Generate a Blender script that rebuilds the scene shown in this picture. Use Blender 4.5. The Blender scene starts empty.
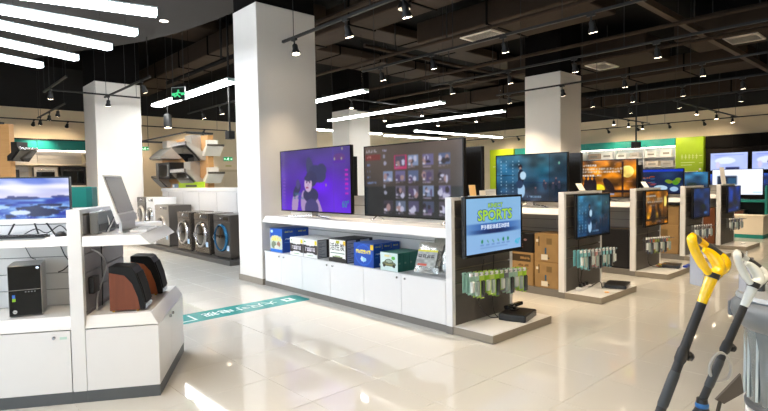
import bpy, bmesh, math, random
import numpy as np
from mathutils import Vector, Matrix
random.seed(7)
sc = bpy.context.scene
C = sc.collection
PI = math.pi

# ------------------------------------------------------------------ camera
# orientation recovered from the vanishing points of the shop rows
F = 525.0; CX, CY = 384.0, 205.5
vy = Vector((957 - CX, 173 - CY, F)).normalized()
vx = Vector((99 + CX, -(190 - CY), -F)).normalized()
vx = (vx - vy * vx.dot(vy)).normalized()
vz = vx.cross(vy)
Rm = Matrix((vx, vy, vz))
right = Rm @ Vector((1, 0, 0)); down = Rm @ Vector((0, 1, 0)); fwd = Rm @ Vector((0, 0, 1))
cam = bpy.data.objects.new('camera', bpy.data.cameras.new('camera'))
C.objects.link(cam)
cam.data.sensor_width = 36.0
cam.data.lens = F / 768.0 * 36.0
cam.data.clip_end = 200
M = Matrix.Identity(4)
for r in range(3):
    M[r][0], M[r][1], M[r][2] = right[r], -down[r], -fwd[r]
M[2][3] = 1.5
cam.matrix_world = M
sc.camera = cam

# ------------------------------------------------------------------ world, exposure, lamp levels
w = bpy.data.worlds.new('world'); sc.world = w; w.use_nodes = True
w.node_tree.nodes['Background'].inputs[0].default_value = (0.72, 0.86, 1.0, 1)
w.node_tree.nodes['Background'].inputs[1].default_value = 2.8   # overcast daylight outside the shopfront windows
vs = sc.view_settings
vs.view_transform = 'Standard'; vs.look = 'None'; vs.gamma = 1.0; vs.use_curve_mapping = False
vs.exposure = 0.42
SPOT_W = 175.0          # each track spotlight
STRIP_L = 22.0          # radiance of the cool strip lamps near the entrance
FAR_STRIP_L = 26.0
SPOT_COL = (1.0, 0.80, 0.57)
COOL = (0.86, 0.94, 1.0)

# ------------------------------------------------------------------ materials
def lin(c):
    if isinstance(c, str):
        c = tuple(int(c[i:i + 2], 16) / 255 for i in (0, 2, 4))
    return tuple((x / 12.92) if x <= .04045 else ((x + .055) / 1.055) ** 2.4 for x in c[:3])
MATS = {}
def mat(name, col, rough=.5, metal=0., var=.04, scale=8., bump=0., emit=None, es=0., trans=0., coat=0., spec=.5, alpha=1.):
    if name in MATS: return MATS[name]
    m = bpy.data.materials.new(name); m.use_nodes = True
    nt = m.node_tree; b = nt.nodes['Principled BSDF']
    c = lin(col)
    tc = nt.nodes.new('ShaderNodeTexCoord'); n = nt.nodes.new('ShaderNodeTexNoise')
    n.inputs['Scale'].default_value = scale; n.inputs['Detail'].default_value = 3
    nt.links.new(tc.outputs['Object'], n.inputs['Vector'])
    mx = nt.nodes.new('ShaderNodeMix'); mx.data_type = 'RGBA'
    mx.inputs[6].default_value = (*[x * (1 - var) for x in c], 1)
    mx.inputs[7].default_value = (*[min(1, x * (1 + var)) for x in c], 1)
    nt.links.new(n.outputs['Fac'], mx.inputs[0]); nt.links.new(mx.outputs[2], b.inputs['Base Color'])
    b.inputs['Roughness'].default_value = rough; b.inputs['Metallic'].default_value = metal
    b.inputs['Specular IOR Level'].default_value = spec
    b.inputs['Transmission Weight'].default_value = trans
    b.inputs['Coat Weight'].default_value = coat
    b.inputs['Alpha'].default_value = alpha
    if bump:
        bp = nt.nodes.new('ShaderNodeBump'); bp.inputs['Strength'].default_value = bump; bp.inputs['Distance'].default_value = .01
        nt.links.new(n.outputs['Fac'], bp.inputs['Height']); nt.links.new(bp.outputs['Normal'], b.inputs['Normal'])
    if emit is not None:
        b.inputs['Emission Color'].default_value = (*lin(emit), 1); b.inputs['Emission Strength'].default_value = es
    MATS[name] = m
    return m
def wood(name, c1, c2, scale=3., rough=.4, axis='X'):
    if name in MATS: return MATS[name]
    m = mat(name, c1, rough, var=.0)
    nt = m.node_tree; b = nt.nodes['Principled BSDF']
    tc = nt.nodes.new('ShaderNodeTexCoord'); mp = nt.nodes.new('ShaderNodeMapping')
    mp.inputs['Scale'].default_value = {'X': (1, 12, 12), 'Y': (12, 1, 12), 'Z': (12, 12, 1)}[axis]
    n = nt.nodes.new('ShaderNodeTexNoise'); n.inputs['Scale'].default_value = scale; n.inputs['Detail'].default_value = 5
    mx = nt.nodes.new('ShaderNodeMix'); mx.data_type = 'RGBA'
    mx.inputs[6].default_value = (*lin(c1), 1); mx.inputs[7].default_value = (*lin(c2), 1)
    nt.links.new(tc.outputs['Object'], mp.inputs[0]); nt.links.new(mp.outputs[0], n.inputs['Vector'])
    nt.links.new(n.outputs['Fac'], mx.inputs[0]); nt.links.new(mx.outputs[2], b.inputs['Base Color'])
    return m
def screen_mat(name='lit screen', strength=1.0):
    key = name + str(strength)
    if key in MATS: return MATS[key]
    m = bpy.data.materials.new(key); m.use_nodes = True
    nt = m.node_tree; b = nt.nodes['Principled BSDF']
    a = nt.nodes.new('ShaderNodeAttribute'); a.attribute_name = 'Col'
    b.inputs['Base Color'].default_value = (.01, .01, .012, 1)
    b.inputs['Roughness'].default_value = .12
    nt.links.new(a.outputs['Color'], b.inputs['Emission Color']); b.inputs['Emission Strength'].default_value = strength * .8
    MATS[key] = m
    return m
def print_mat():
    if 'printed card' in MATS: return MATS['printed card']
    m = bpy.data.materials.new('printed card'); m.use_nodes = True
    nt = m.node_tree; b = nt.nodes['Principled BSDF']
    a = nt.nodes.new('ShaderNodeAttribute'); a.attribute_name = 'Col'
    nt.links.new(a.outputs['Color'], b.inputs['Base Color']); b.inputs['Roughness'].default_value = .4
    MATS['printed card'] = m
    return m

WHITE = mat('white laminate', 'e4e4e4', .32, var=.015, coat=.2)
WHITE2 = mat('white worktop', 'ececea', .22, var=.015, coat=.3)
GREYK = mat('grey plinth board', '77736e', .42, var=.05)
DGREYK = mat('dark grey plinth board', '54585b', .45, var=.05)
DSLAT = mat('charcoal slatwall', '56514c', .5, var=.06)
WSLAT = mat('pale slatwall', 'eae8e6', .4, var=.02)
BLACK = mat('black plastic', '131314', .35, var=.1)
BLACKM = mat('matt black metal', '161616', .55, var=.1)
BEZ = mat('glossy black bezel', '0c0c0e', .15, var=.05)
SILVER = mat('silver metal', 'b9b9bc', .25, 1., var=.03)
STEEL = mat('brushed steel', 'b3aea6', .36, .65, var=.06)
DARKSTEEL = mat('graphite enamel', '5d5955', .3, .6, var=.05)
GREYP = mat('grey plastic', '8b8f92', .4, var=.04)
LGREYP = mat('light grey plastic', 'c9ccce', .35, var=.03)
WHITEP = mat('white plastic', 'e8e9ea', .3, var=.02)
TEAL = mat('teal laminate', '0f7f78', .45, var=.04)
LIME = mat('lime green panel', '9dbe0c', .5, var=.03)
CARD = mat('brown cardboard', 'a07e4e', .75, var=.07, scale=20)
CREAM = mat('cream paint', 'dccbae', .8, var=.02)
COLP = mat('white column paint', 'e0dcd6', .55, var=.015)
CEILB = mat('black ceiling paint', '0c0a09', .9, var=.1, spec=.1)
DUCT = mat('dull brown duct sheet', '362c24', .8, var=.2, scale=3, spec=.15)
SOFF = mat('charcoal soffit paint', '353332', .8, var=.04, spec=.2)
GLASS = mat('dark glass', '0a0c0f', .05, var=0, coat=.5)
YEL = mat('yellow gloss plastic', 'f2c400', .22, var=.03, coat=.4)
BRASS = mat('edge banding', '8f7f6a', .5)
BULB = mat('lit lamp', 'ffffff', .4, var=0, emit='ffe6c8', es=22)
STRIPM = mat('lit strip diffuser', 'ffffff', .4, var=0, emit='f1f6ff', es=STRIP_L)
FSTRIPM = mat('lit far strip diffuser', 'ffffff', .4, var=0, emit='f4f6f4', es=FAR_STRIP_L)
WOODP = wood('honey wood panel', 'c99a63', 'b98650', 2.5)
WALNUT = wood('walnut veneer', '7f4327', '5e2f1b', 3., .6, 'Z')
ORANGE_W = wood('orange brown veneer', 'b0623a', '98502c', 3., .35, 'Z')

# ------------------------------------------------------------------ mesh building
class MB:
    def __init__(s): s.v = []; s.f = []
    def add(s, vs_, fs_, mtx=None):
        o = len(s.v)
        for p in vs_:
            p = Vector(p)
            s.v.append(tuple(mtx @ p) if mtx else tuple(p))
        s.f += [tuple(i + o for i in f) for f in fs_]
        return s
    def box(s, x0, x1, y0, y1, z0, z1, mtx=None):
        return s.add([(x0, y0, z0), (x1, y0, z0), (x1, y1, z0), (x0, y1, z0), (x0, y0, z1), (x1, y0, z1), (x1, y1, z1), (x0, y1, z1)],
                     [(3, 2, 1, 0), (4, 5, 6, 7), (0, 1, 5, 4), (1, 2, 6, 5), (2, 3, 7, 6), (3, 0, 4, 7)], mtx)
    def hexa(s, pts, mtx=None):   # bottom ring of 4, top ring of 4
        return s.add(pts, [(3, 2, 1, 0), (4, 5, 6, 7), (0, 1, 5, 4), (1, 2, 6, 5), (2, 3, 7, 6), (3, 0, 4, 7)], mtx)
    def prism(s, poly, a0, a1, axis='x', mtx=None):  # poly of 2-D points, extruded along axis
        n = len(poly)
        def P(p, a):
            return {'x': (a, p[0], p[1]), 'y': (p[0], a, p[1]), 'z': (p[0], p[1], a)}[axis]
        vs_ = [P(p, a0) for p in poly] + [P(p, a1) for p in poly]
        fs_ = [tuple(range(n))[::-1], tuple(range(n, 2 * n))] + [(i, (i + 1) % n, n + (i + 1) % n, n + i) for i in range(n)]
        return s.add(vs_, fs_, mtx)
    def tube(s, path, r, n=10, caps=True, closed=False):
        path = [Vector(p) for p in path]; m = len(path)
        rr = r if isinstance(r, (list, tuple)) else [r] * m
        rings = []; ref = None
        for i, p in enumerate(path):
            if closed: t = (path[(i + 1) % m] - path[i - 1]).normalized()
            else: t = (path[min(i + 1, m - 1)] - path[max(i - 1, 0)]).normalized()
            if ref is None:
                ref = Vector((0, 0, 1)) if abs(t.z) < .9 else Vector((1, 0, 0))
            a = (ref - t * ref.dot(t)).normalized(); b = t.cross(a); ref = a
            rings.append([p + a * (rr[i] * math.cos(2 * PI * k / n)) + b * (rr[i] * math.sin(2 * PI * k / n)) for k in range(n)])
        vs_ = [q for g in rings for q in g]; fs_ = []
        for i in range(m if closed else m - 1):
            j = (i + 1) % m
            for k in range(n):
                fs_.append((i * n + k, i * n + (k + 1) % n, j * n + (k + 1) % n, j * n + k))
        if caps and not closed:
            fs_ += [tuple(range(n))[::-1], tuple((m - 1) * n + k for k in range(n))]
        return s.add(vs_, fs_)
    def lathe(s, prof, n=20, mtx=None):   # prof of (r, z)
        vs_ = []; fs_ = []; m = len(prof)
        for r, z in prof:
            for k in range(n): vs_.append((r * math.cos(2 * PI * k / n), r * math.sin(2 * PI * k / n), z))
        for i in range(m - 1):
            for k in range(n): fs_.append((i * n + k, i * n + (k + 1) % n, (i + 1) * n + (k + 1) % n, (i + 1) * n + k))
        fs_ += [tuple(range(n))[::-1], tuple((m - 1) * n + k for k in range(n))]
        return s.add(vs_, fs_, mtx)
    def mesh(s, name, m, smooth=False):
        me = bpy.data.meshes.new(name); me.from_pydata(s.v, [], s.f); me.update()
        me.materials.append(m)
        if smooth:
            for p in me.polygons: p.use_smooth = True
            try: me.set_sharp_from_angle(angle=math.radians(38))
            except Exception: pass
        return me
    def build(s, name, m, parent=None, bevel=0, smooth=False, loc=None):
        me = s.mesh(name, m, smooth)
        o = bpy.data.objects.new(name, me); C.objects.link(o)
        if parent: o.parent = parent
        if loc: o.location = loc
        if bevel:
            bv = o.modifiers.new('bevel', 'BEVEL'); bv.width = bevel; bv.segments = 2; bv.limit_method = 'ANGLE'; bv.angle_limit = math.radians(40)
        return o
def BX(*a): return MB().box(*a)
def tag(o, label=None, cat=None, group=None, kind=None):
    if label: o['label'] = label
    if cat: o['category'] = cat
    if group: o['group'] = group
    if kind: o['kind'] = kind
    return o
def thing(name, label, cat, loc=(0, 0, 0), rz=0, group=None):
    o = bpy.data.objects.new(name, None); C.objects.link(o)
    o.location = loc; o.rotation_euler = (0, 0, rz); o.empty_display_size = .1
    return tag(o, label, cat, group)
def inst(name, me, parent, loc=(0, 0, 0), rot=(0, 0, 0)):
    o = bpy.data.objects.new(name, me); C.objects.link(o); o.parent = parent; o.location = loc; o.rotation_euler = rot
    return o
def dup(root, loc, rz=0, label=None, group=None):
    def cp(o, par):
        c = o.copy(); C.objects.link(c); c.parent = par
        for ch in list(o.children): cp(ch, c)
        return c
    r = cp(root, None); r.location = loc; r.rotation_euler = (0, 0, rz)
    if label: r['label'] = label
    if group: r['group'] = group
    return r
def paint(name, w_, h_, nx, ny, fn, parent, m, mtx):
    """flat printed or lit sheet in its own x (0..w) z (0..h) plane facing -y, one colour per cell"""
    u, v = np.meshgrid((np.arange(nx) + .5) / nx, (np.arange(ny) + .5) / ny)
    col = np.zeros((ny, nx, 3)); col = np.clip(fn(u, v, col), 0, 1)
    for _ in range(1 if nx >= 60 else 0):
        p = np.pad(col, ((1, 1), (1, 1), (0, 0)), 'edge'); p = (p[:, :-2] + 2 * p[:, 1:-1] + p[:, 2:]) / 4; col = (p[:-2] + 2 * p[1:-1] + p[2:]) / 4
    col = np.where(col <= .04045, col / 12.92, ((col + .055) / 1.055) ** 2.4)
    X = np.arange(nx + 1) / nx * w_; Z = np.arange(ny + 1) / ny * h_
    gx, gz = np.meshgrid(X, Z)
    vs_ = np.stack([gx.ravel(), np.zeros(gx.size), gz.ravel()], 1)
    i = np.arange(ny)[:, None] * (nx + 1) + np.arange(nx)[None]
    fs_ = np.stack([i, i + 1, i + nx + 2, i + nx + 1], -1).reshape(-1, 4)
    me = bpy.data.meshes.new(name); me.from_pydata(vs_.tolist(), [], fs_.tolist())
    at = me.color_attributes.new('Col', 'FLOAT_COLOR', 'CORNER')
    c4 = np.ones((ny * nx, 4)); c4[:, :3] = col.reshape(-1, 3)
    at.data.foreach_set('color', np.repeat(c4, 4, 0).ravel())
    me.materials.append(m)
    o = bpy.data.objects.new(name, me); C.objects.link(o)
    if parent: o.parent = parent
    o.matrix_local = mtx
    return o
def T(x, y, z): return Matrix.Translation((x, y, z))
def RZ(a): return Matrix.Rotation(a, 4, 'Z')
def RX(a): return Matrix.Rotation(a, 4, 'X')
def RY(a): return Matrix.Rotation(a, 4, 'Y')
def text(name, s_, size, m, parent, mtx, depth=.0008, sx=1.0, bold=0.):
    cu = bpy.data.curves.new(name, 'FONT'); cu.body = s_; cu.size = size; cu.extrude = depth; cu.offset = bold
    cu.align_x = 'CENTER'; cu.align_y = 'CENTER'; cu.resolution_u = 2
    tmp = bpy.data.objects.new('tmp', cu); C.objects.link(tmp)
    me = bpy.data.meshes.new_from_object(tmp.evaluated_get(bpy.context.evaluated_depsgraph_get()))
    bpy.data.objects.remove(tmp); bpy.data.curves.remove(cu)
    me.materials.clear(); me.materials.append(m)
    o = bpy.data.objects.new(name, me); C.objects.link(o); o.parent = parent
    o.matrix_local = mtx @ Matrix.Diagonal((sx, 1, 1, 1))
    return o
# painter helpers
def rect(c, u, v, u0, u1, v0, v1, col):
    k = (u >= u0) & (u <= u1) & (v >= v0) & (v <= v1); c[k] = col
def ell(c, u, v, cu, cv, ru, rv, col, rot=0):
    du, dv = u - cu, v - cv
    a = du * math.cos(rot) + dv * math.sin(rot); b = -du * math.sin(rot) + dv * math.cos(rot)
    c[(a / ru) ** 2 + (b / rv) ** 2 <= 1] = col
def glyphs(c, u, v, u0, u1, v0, v1, n, col, rs):
    """a row of small illegible character-like blocks"""
    for i in range(n):
        a = u0 + (u1 - u0) * i / n; b = a + (u1 - u0) / n * .8
        for k in range(3):
            if rs.random() < .75:
                vv = v0 + (v1 - v0) * (k + .15) / 3; rect(c, u, v, a, b, vv, vv + (v1 - v0) * .2, col)
        for k in range(2):
            if rs.random() < .8:
                uu = a + (b - a) * (.1 + .6 * k); rect(c, u, v, uu, uu + (b - a) * .25, v0, v1, col)
def fnoise(u, v, f, seed=0):
    rs = np.random.RandomState(seed); g = rs.rand(64, 64)
    x = u * f; y = v * f; xi = np.floor(x).astype(int); yi = np.floor(y).astype(int)
    fx = x - xi; fy = y - yi; fx = fx * fx * (3 - 2 * fx); fy = fy * fy * (3 - 2 * fy)
    G = lambda a, b: g[b % 64, a % 64]
    return (G(xi, yi) * (1 - fx) + G(xi + 1, yi) * fx) * (1 - fy) + (G(xi, yi + 1) * (1 - fx) + G(xi + 1, yi + 1) * fx) * fy
def mixc(a, b, t):
    t = t[..., None]; return np.array(a) * (1 - t) + np.array(b) * t

# ================================================================== THE SETTING
XL, XR, YF, YB, ZC, ZB = -20.9, 4.0, -5.0, 23.7, 5.6, 4.16
def wallmat():
    m = mat('cream wall black above', 'd8c6a6', .8, var=.0)
    nt = m.node_tree; b = nt.nodes['Principled BSDF']
    g = nt.nodes.new('ShaderNodeNewGeometry'); sp = nt.nodes.new('ShaderNodeSeparateXYZ'); gt = nt.nodes.new('ShaderNodeMath'); gt.operation = 'GREATER_THAN'; gt.inputs[1].default_value = ZB
    mx = nt.nodes.new('ShaderNodeMix'); mx.data_type = 'RGBA'
    mx.inputs[6].default_value = (*lin('ead8b9'), 1); mx.inputs[7].default_value = (*lin('171513'), 1)
    nt.links.new(g.outputs['Position'], sp.inputs[0]); nt.links.new(sp.outputs['Z'], gt.inputs[0]); nt.links.new(gt.outputs[0], mx.inputs[0]); nt.links.new(mx.outputs[2], b.inputs['Base Color'])
    return m
WALLM = wallmat()
def struct(name, mb, m, parent=None, **k):
    o = mb.build(name, m, parent, **k)
    if parent is None: o['kind'] = 'structure'
    return o
GROUT = mat('pale grout', 'bdb6a8', .7)
floor = struct('floor', BX(XL, XR, YF, YB, -.12, -.0025), GROUT)
TILE = mat('polished cream floor tile', 'c9c7bf', .045, var=.02, scale=1.5, coat=.0, spec=.6)
ts = .6
tb = MB()
b_ = .0015; hs = ts / 2 - .0012
tb.add([(-hs, -hs, -.01), (hs, -hs, -.01), (hs, hs, -.01), (-hs, hs, -.01), (-hs, -hs, -b_), (hs, -hs, -b_), (hs, hs, -b_), (-hs, hs, -b_),
        (-hs + b_, -hs + b_, 0), (hs - b_, -hs + b_, 0), (hs - b_, hs - b_, 0), (-hs + b_, hs - b_, 0)],
       [(3, 2, 1, 0), (0, 1, 5, 4), (1, 2, 6, 5), (2, 3, 7, 6), (3, 0, 4, 7), (4, 5, 9, 8), (5, 6, 10, 9), (6, 7, 11, 10), (7, 4, 8, 11), (8, 9, 10, 11)])
tile_me = tb.mesh('tile', TILE)
cells = []
x0 = -3.563 - ts * 29; y0 = 2.02 - ts * 12
i = 0
spots_t = []
for ix in range(0, 43):
    for iy in range(0, 49):
        cxx = x0 + ts * (ix + .5); cyy = y0 + ts * (iy + .5)
        if cxx + ts / 2 > XR or cyy + ts / 2 > YB or cxx - ts / 2 < XL or cyy - ts / 2 < YF: continue
        d = Vector((cxx, cyy, -1.5)); dz = d.dot(fwd)
        vis = dz > .8 and abs(d.dot(right) / dz) < .82 and d.dot(down) / dz < .45
        cells.append((dz if vis else 1e3 + d.length, cxx, cyy))
cells.sort()
for dz, cxx, cyy in cells[:300]:
    inst('tile', tile_me, floor, (cxx, cyy, 0))
fb = MB()
for dz, cxx, cyy in cells[300:]: fb.add(tb.v, tb.f, T(cxx, cyy, 0))
o = fb.build('tile', TILE, floor); o['kind'] = 'stuff'
struct('wall_back', BX(XL - .2, XR + .2, YB, YB + .2, -.1, ZC), WALLM)
wl = struct('wall_left', BX(XL - .2, XL, YF, YB, -.1, ZC), WALLM)
struct('wall_right', BX(XR, XR + .2, YF, YB, -.1, ZC), WALLM)
# shopfront behind the camera: glazed bays between piers, daylight comes in here
WX = [-11.0, -8.1, -5.2, -2.3, .6, 3.5]
wf = MB().box(XL - .2, WX[0], YF - .2, YF, -.1, ZC).box(WX[-1], XR + .2, YF - .2, YF, -.1, ZC).box(WX[0], WX[-1], YF - .2, YF, 3.7, ZC).box(WX[0], WX[-1], YF - .2, YF, -.1, .12)
for x in WX[1:-1]: wf.box(x - .12, x + .12, YF - .2, YF, .12, 3.7)
struct('wall_front', wf, WALLM)
def glazing():
    m = bpy.data.materials.new('clear shopfront glass'); m.use_nodes = True; nt = m.node_tree
    nt.nodes.remove(nt.nodes['Principled BSDF']); out = nt.nodes['Material Output']
    tr = nt.nodes.new('ShaderNodeBsdfTransparent'); gl = nt.nodes.new('ShaderNodeBsdfGlossy'); gl.inputs['Roughness'].default_value = .02; mx = nt.nodes.new('ShaderNodeMixShader'); mx.inputs[0].default_value = .06
    nt.links.new(tr.outputs[0], mx.inputs[1]); nt.links.new(gl.outputs[0], mx.inputs[2]); nt.links.new(mx.outputs[0], out.inputs[0])
    return m
GLZ = glazing()
for k in range(5):
    a, b = WX[k] + (.12 if k else 0), WX[k + 1] - (.12 if k < 4 else 0)
    f = MB().box(a, b, YF - .14, YF - .06, .12, .18).box(a, b, YF - .14, YF - .06, 3.64, 3.7).box(a, a + .06, YF - .14, YF - .06, .18, 3.64).box(b - .06, b, YF - .14, YF - .06, .18, 3.64)
    o = struct('window_%d' % (k + 1), f, mat('dark window frame', '2c2c2e', .4, .5))
    BX(a + .06, b - .06, YF - .105, YF - .095, .18, 3.64).build('pane', GLZ, o)
    pl_ = bpy.data.lights.new('portal', 'AREA'); pl_.shape = 'RECTANGLE'; pl_.size = b - a; pl_.size_y = 3.58; pl_.cycles.is_portal = True
    po = bpy.data.objects.new('daylight_portal', pl_); C.objects.link(po); po.location = ((a + b) / 2, YF - .22, 1.91); po.rotation_euler = (PI / 2, 0, 0)
struct('ceiling', BX(XL - .2, XR + .2, YF - .2, YB + .2, ZC, ZC + .2), CEILB)

def column(x0, x1, y0, y1, n):
    o = struct('column_%d' % n, BX(x0, x1, y0, y1, 0, ZB), COLP, bevel=.012)
    BX(x0 + .01, x1 - .01, y0 + .01, y1 - .01, ZB, ZC).build('upper_shaft', CEILB, o)
    k = .012
    BX(x0 - k, x1 + k, y0 - k, y1 + k, 0, .09).build('skirting', mat('brown skirting', '8f867a', .5), o)
    return o
column(-7.67, -6.95, 3.90, 4.94, 1)
column(-15.75, -14.65, 3.65, 4.75, 2)
column(-7.62, -6.62, 12.0, 13.05, 3)
column(-15.9, -14.9, 12.0, 13.0, 4)

# ================================================================== CEILING SERVICES
# lower rounded soffit over the computer area
poly = [(-20.5, -4.5), (-3.0, -4.5), (-3.0, 1.5)]
pts = [(-5.2, 3.6), (-7.0, 4.18), (-8.28, 4.24), (-8.88, 4.19), (-10.07, 3.99), (-11.16, 3.66), (-11.96, 3.31), (-12.93, 2.78), (-13.75, 2.46), (-16, 1.2), (-18.5, -.8), (-20.5, -3)]
soff = tag(MB().prism(poly + pts, 4.4, 4.75, 'z').build('soffit', SOFF), 'dark grey soffit with a curved edge above the strip lamps', 'soffit', kind='structure')
for (x, y) in ((-9.5, 3.52), (-11.48, 2.45)):
    MB().lathe([(.075, 4.392), (.075, 4.4)], 16, T(x, y, 0)).build('downlight', mat('dim downlight', 'ffffff', .5, emit='fff0dd', es=2.0), soff)
ROOFS = []
def roof(x, y, above=0., m_=.03):
    """underside of whatever hangs lowest over a point, so that wires and rods end there"""
    z = ZC
    for a, b, c, d, lo in ROOFS:
        if a - m_ <= x <= b + m_ and c - m_ <= y <= d + m_ and lo > above: z = min(z, lo - .021)
    return z
def duct(label, x0, x1, y0, y1, z0, z1, m=DUCT):
    o = tag(BX(x0, x1, y0, y1, z0, z1).build('air_duct', m, bevel=.03), label, 'duct')
    alongx = (x1 - x0) > (y1 - y0)
    ROOFS.append((x0, x1, y0, y1, z0))
    L = (x1 - x0) if alongx else (y1 - y0)
    n = int(L / 1.6)
    for k in range(1, n):
        if alongx: BX(x0 + k * L / n - .02, x0 + k * L / n + .02, y0 - .02, y1 + .02, z0 - .02, z1).build('flange', CEILB, o)
        else: BX(x0 - .02, x1 + .02, y0 + k * L / n - .02, y0 + k * L / n + .02, z0 - .02, z1).build('flange', CEILB, o)
    n = max(2, int(L / 4))
    for k in range(n):
        p = (k + .5) * L / n
        if alongx: BX(x0 + p - .01, x0 + p + .01, y0 + .1, y0 + .12, z1, roof(x0 + p, y0 + .11, z1)).build('hanger', BLACKM, o)
        else: BX(x0 + .1, x0 + .12, y0 + p - .01, y0 + p + .01, z1, roof(x0 + .11, y0 + p, z1)).build('hanger', BLACKM, o)
    return o
duct('long dark duct crossing behind the exit sign', -13.8, -12.4, 4.9, 22.5, 5.3, 5.55)
duct('narrow dark duct running back over the aisle', -10.6, -9.8, 8.6, 21.0, 5.28, 5.52)
duct('wide brown duct over the second TV stand', -12.0, -5.0, 6.9, 7.6, 4.75, 5.25)
d1 = duct('flat brown duct with the nearest air grille', -8.6, -4.6, 9.0, 10.5, 4.72, 5.2)
d2 = duct('flat brown duct with the middle air grille', -9.5, -5.4, 14.0, 15.7, 4.72, 5.2)
d3 = duct('flat brown duct with the rightmost air grille', -4.6, -1.5, 13.6, 15.4, 4.72, 5.2)
duct('dark duct above the washing machines', -20.0, -9.0, 5.75, 6.7, 4.75, 5.2)
duct('dark duct above the far TV stands', -20, -4.0, 17.4, 18.8, 4.7, 5.2)
duct('dark duct close to the back wall', -20, -4, 22.3, 23.1, 4.6, 5.1)
def grille(label, x0, x1, y0, y1, z):
    g = thing('air_grille', label, 'air grille', (x0, y0, z))
    wx, wy = x1 - x0, y1 - y0
    gm = mat('pale grille enamel', 'e4dccf', .5)
    m = MB(); m.box(0, wx, 0, .05, -.03, 0); m.box(0, wx, wy - .05, wy, -.03, 0); m.box(0, .05, .05, wy - .05, -.03, 0); m.box(wx - .05, wx, .05, wy - .05, -.03, 0)
    m.build('frame', gm, g)
    n = 9
    sl = MB().box(.05, wx - .05, -.02, .02, -.002, .002).mesh('slat', gm)
    for k in range(n): inst('slat', sl, g, (0, .07 + k * (wy - .14) / (n - 1), -.018), (.6, 0, 0))
grille('white air grille nearest, set in the brown duct', -7.6, -6.75, 9.35, 9.98, 4.72)
grille('white air grille right of the far white column', -7.2, -6.62, 14.4, 15.3, 4.72)
grille('white air grille at the far right of the ceiling', -3.77, -3.08, 14.25, 15.0, 4.72)
beam = tag(BX(-3.74, -3.62, -2, 23.5, 4.46, 4.58).build('cable_tray', mat('brown steel tray', '4a3d33', .7, spec=.2)), 'brown steel cable tray running diagonally across upper right', 'cable tray')
for y in (2, 7, 12, 17, 22): BX(-3.69, -3.67, y, y + .02, 4.58, roof(-3.68, y, 4.58)).build('hanger', BLACKM, beam)
def pipe(label, a, b, r, m=CEILB):
    o = tag(MB().tube([a, b], r, 10).build('pipe', m, smooth=True), label, 'pipe')
    a, b = Vector(a), Vector(b)
    for k in range(3):
        p = a.lerp(b, (k + .5) / 3); BX(p.x - .01, p.x + .01, p.y - .01, p.y + .01, p.z, roof(p.x, p.y, p.z)).build('hanger', BLACKM, o)
pipe('thin brown pipe above the first track rail', (-14, 5.6, 4.38), (0, 5.6, 4.38), .04, DUCT)
pipe('thin brown pipe above the second track rail', (-14, 8.2, 4.35), (0, 8.2, 4.35), .035, DUCT)
pipe('thin brown pipe above the third track rail', (-14, 10.9, 4.4), (0, 10.9, 4.4), .04, DUCT)
pipe('thin brown pipe above the fourth track rail', (-14, 12.6, 4.4), (0, 12.6, 4.4), .04, DUCT)
pipe('brown sprinkler pipe running back left of the tray', (-9.2, 7.9, 4.62), (-9.2, 13.8, 4.62), .045, DUCT)
pipe('black pipe along the left ceiling above the exit sign', (-14.6, 5.45, 4.3), (-8, 5.45, 4.3), .05)

# ---- track rails and spotlights
ad_me = MB().box(-.055, .055, -.017, .017, 0, .03).mesh('adapter', BLACKM)
st_me = MB().lathe([(.012, -.06), (.012, .0)], 8).mesh('stem', BLACKM)
hs_me = MB().lathe([(.058, -.20), (.060, -.195), (.056, -.165), (.040, -.125), (.040, -.075), (.030, -.055)], 16).mesh('housing', BLACKM, True)
lp_me = MB().lathe([(.050, -.203), (.050, -.2)], 16).mesh('lamp', BULB)
SPL = bpy.data.lights.new('spot', 'SPOT'); SPL.energy = SPOT_W; SPL.color = SPOT_COL; SPL.spot_size = math.radians(88); SPL.spot_blend = .8; SPL.shadow_soft_size = .05
WSL = SPL.copy(); WSL.energy = SPOT_W * .4   # dimmer wall and added side-aisle heads
def spotlight(x, y, z, label, tilt=(0, 0), lit=True, group=None):
    t = thing('track_spotlight', label, 'spotlight', (x, y, z), 0, group)
    inst('adapter', ad_me, t, (0, 0, -.03)); inst('stem', st_me, t, (0, 0, -.03))
    h = inst('housing', hs_me, t, (0, 0, -.03), (tilt[0], tilt[1], 0))
    inst('lamp', lp_me, h) if lit else inst('lamp', MB().lathe([(.050, -.203), (.050, -.2)], 16).mesh('lamp', BLACK), h)
    if lit:
        l = bpy.data.objects.new('spot_beam', WSL if (y > 21.9 or x < -19 or (y > 4 and x > -2)) else SPL); C.objects.link(l); l.parent = h; l.location = (0, 0, -.215)
def rail(label, a, b, z=3.6):
    a, b = Vector((*a, z)), Vector((*b, z)); ax = abs(b.x - a.x) > abs(b.y - a.y)
    t = thing('track_rail', label, 'track rail', a)
    d = b - a
    if ax: BX(min(0, d.x), max(0, d.x), -.018, .018, 0, .035).build('profile', BLACKM, t)
    else: BX(-.018, .018, min(0, d.y), max(0, d.y), 0, .035).build('profile', BLACKM, t)
    L = d.length; n = max(2, int(L / 1.8))
    for k in range(n + 1):
        p = d * (.04 + .92 * k / n)
        BX(p.x - .004, p.x + .004, p.y - .004, p.y + .004, .035, roof(a.x + p.x, a.y + p.y, z) - z).build('suspension_wire', BLACKM, t)
ORD = ['first', 'second', 'third', 'fourth', 'fifth', 'sixth', 'seventh']
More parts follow.
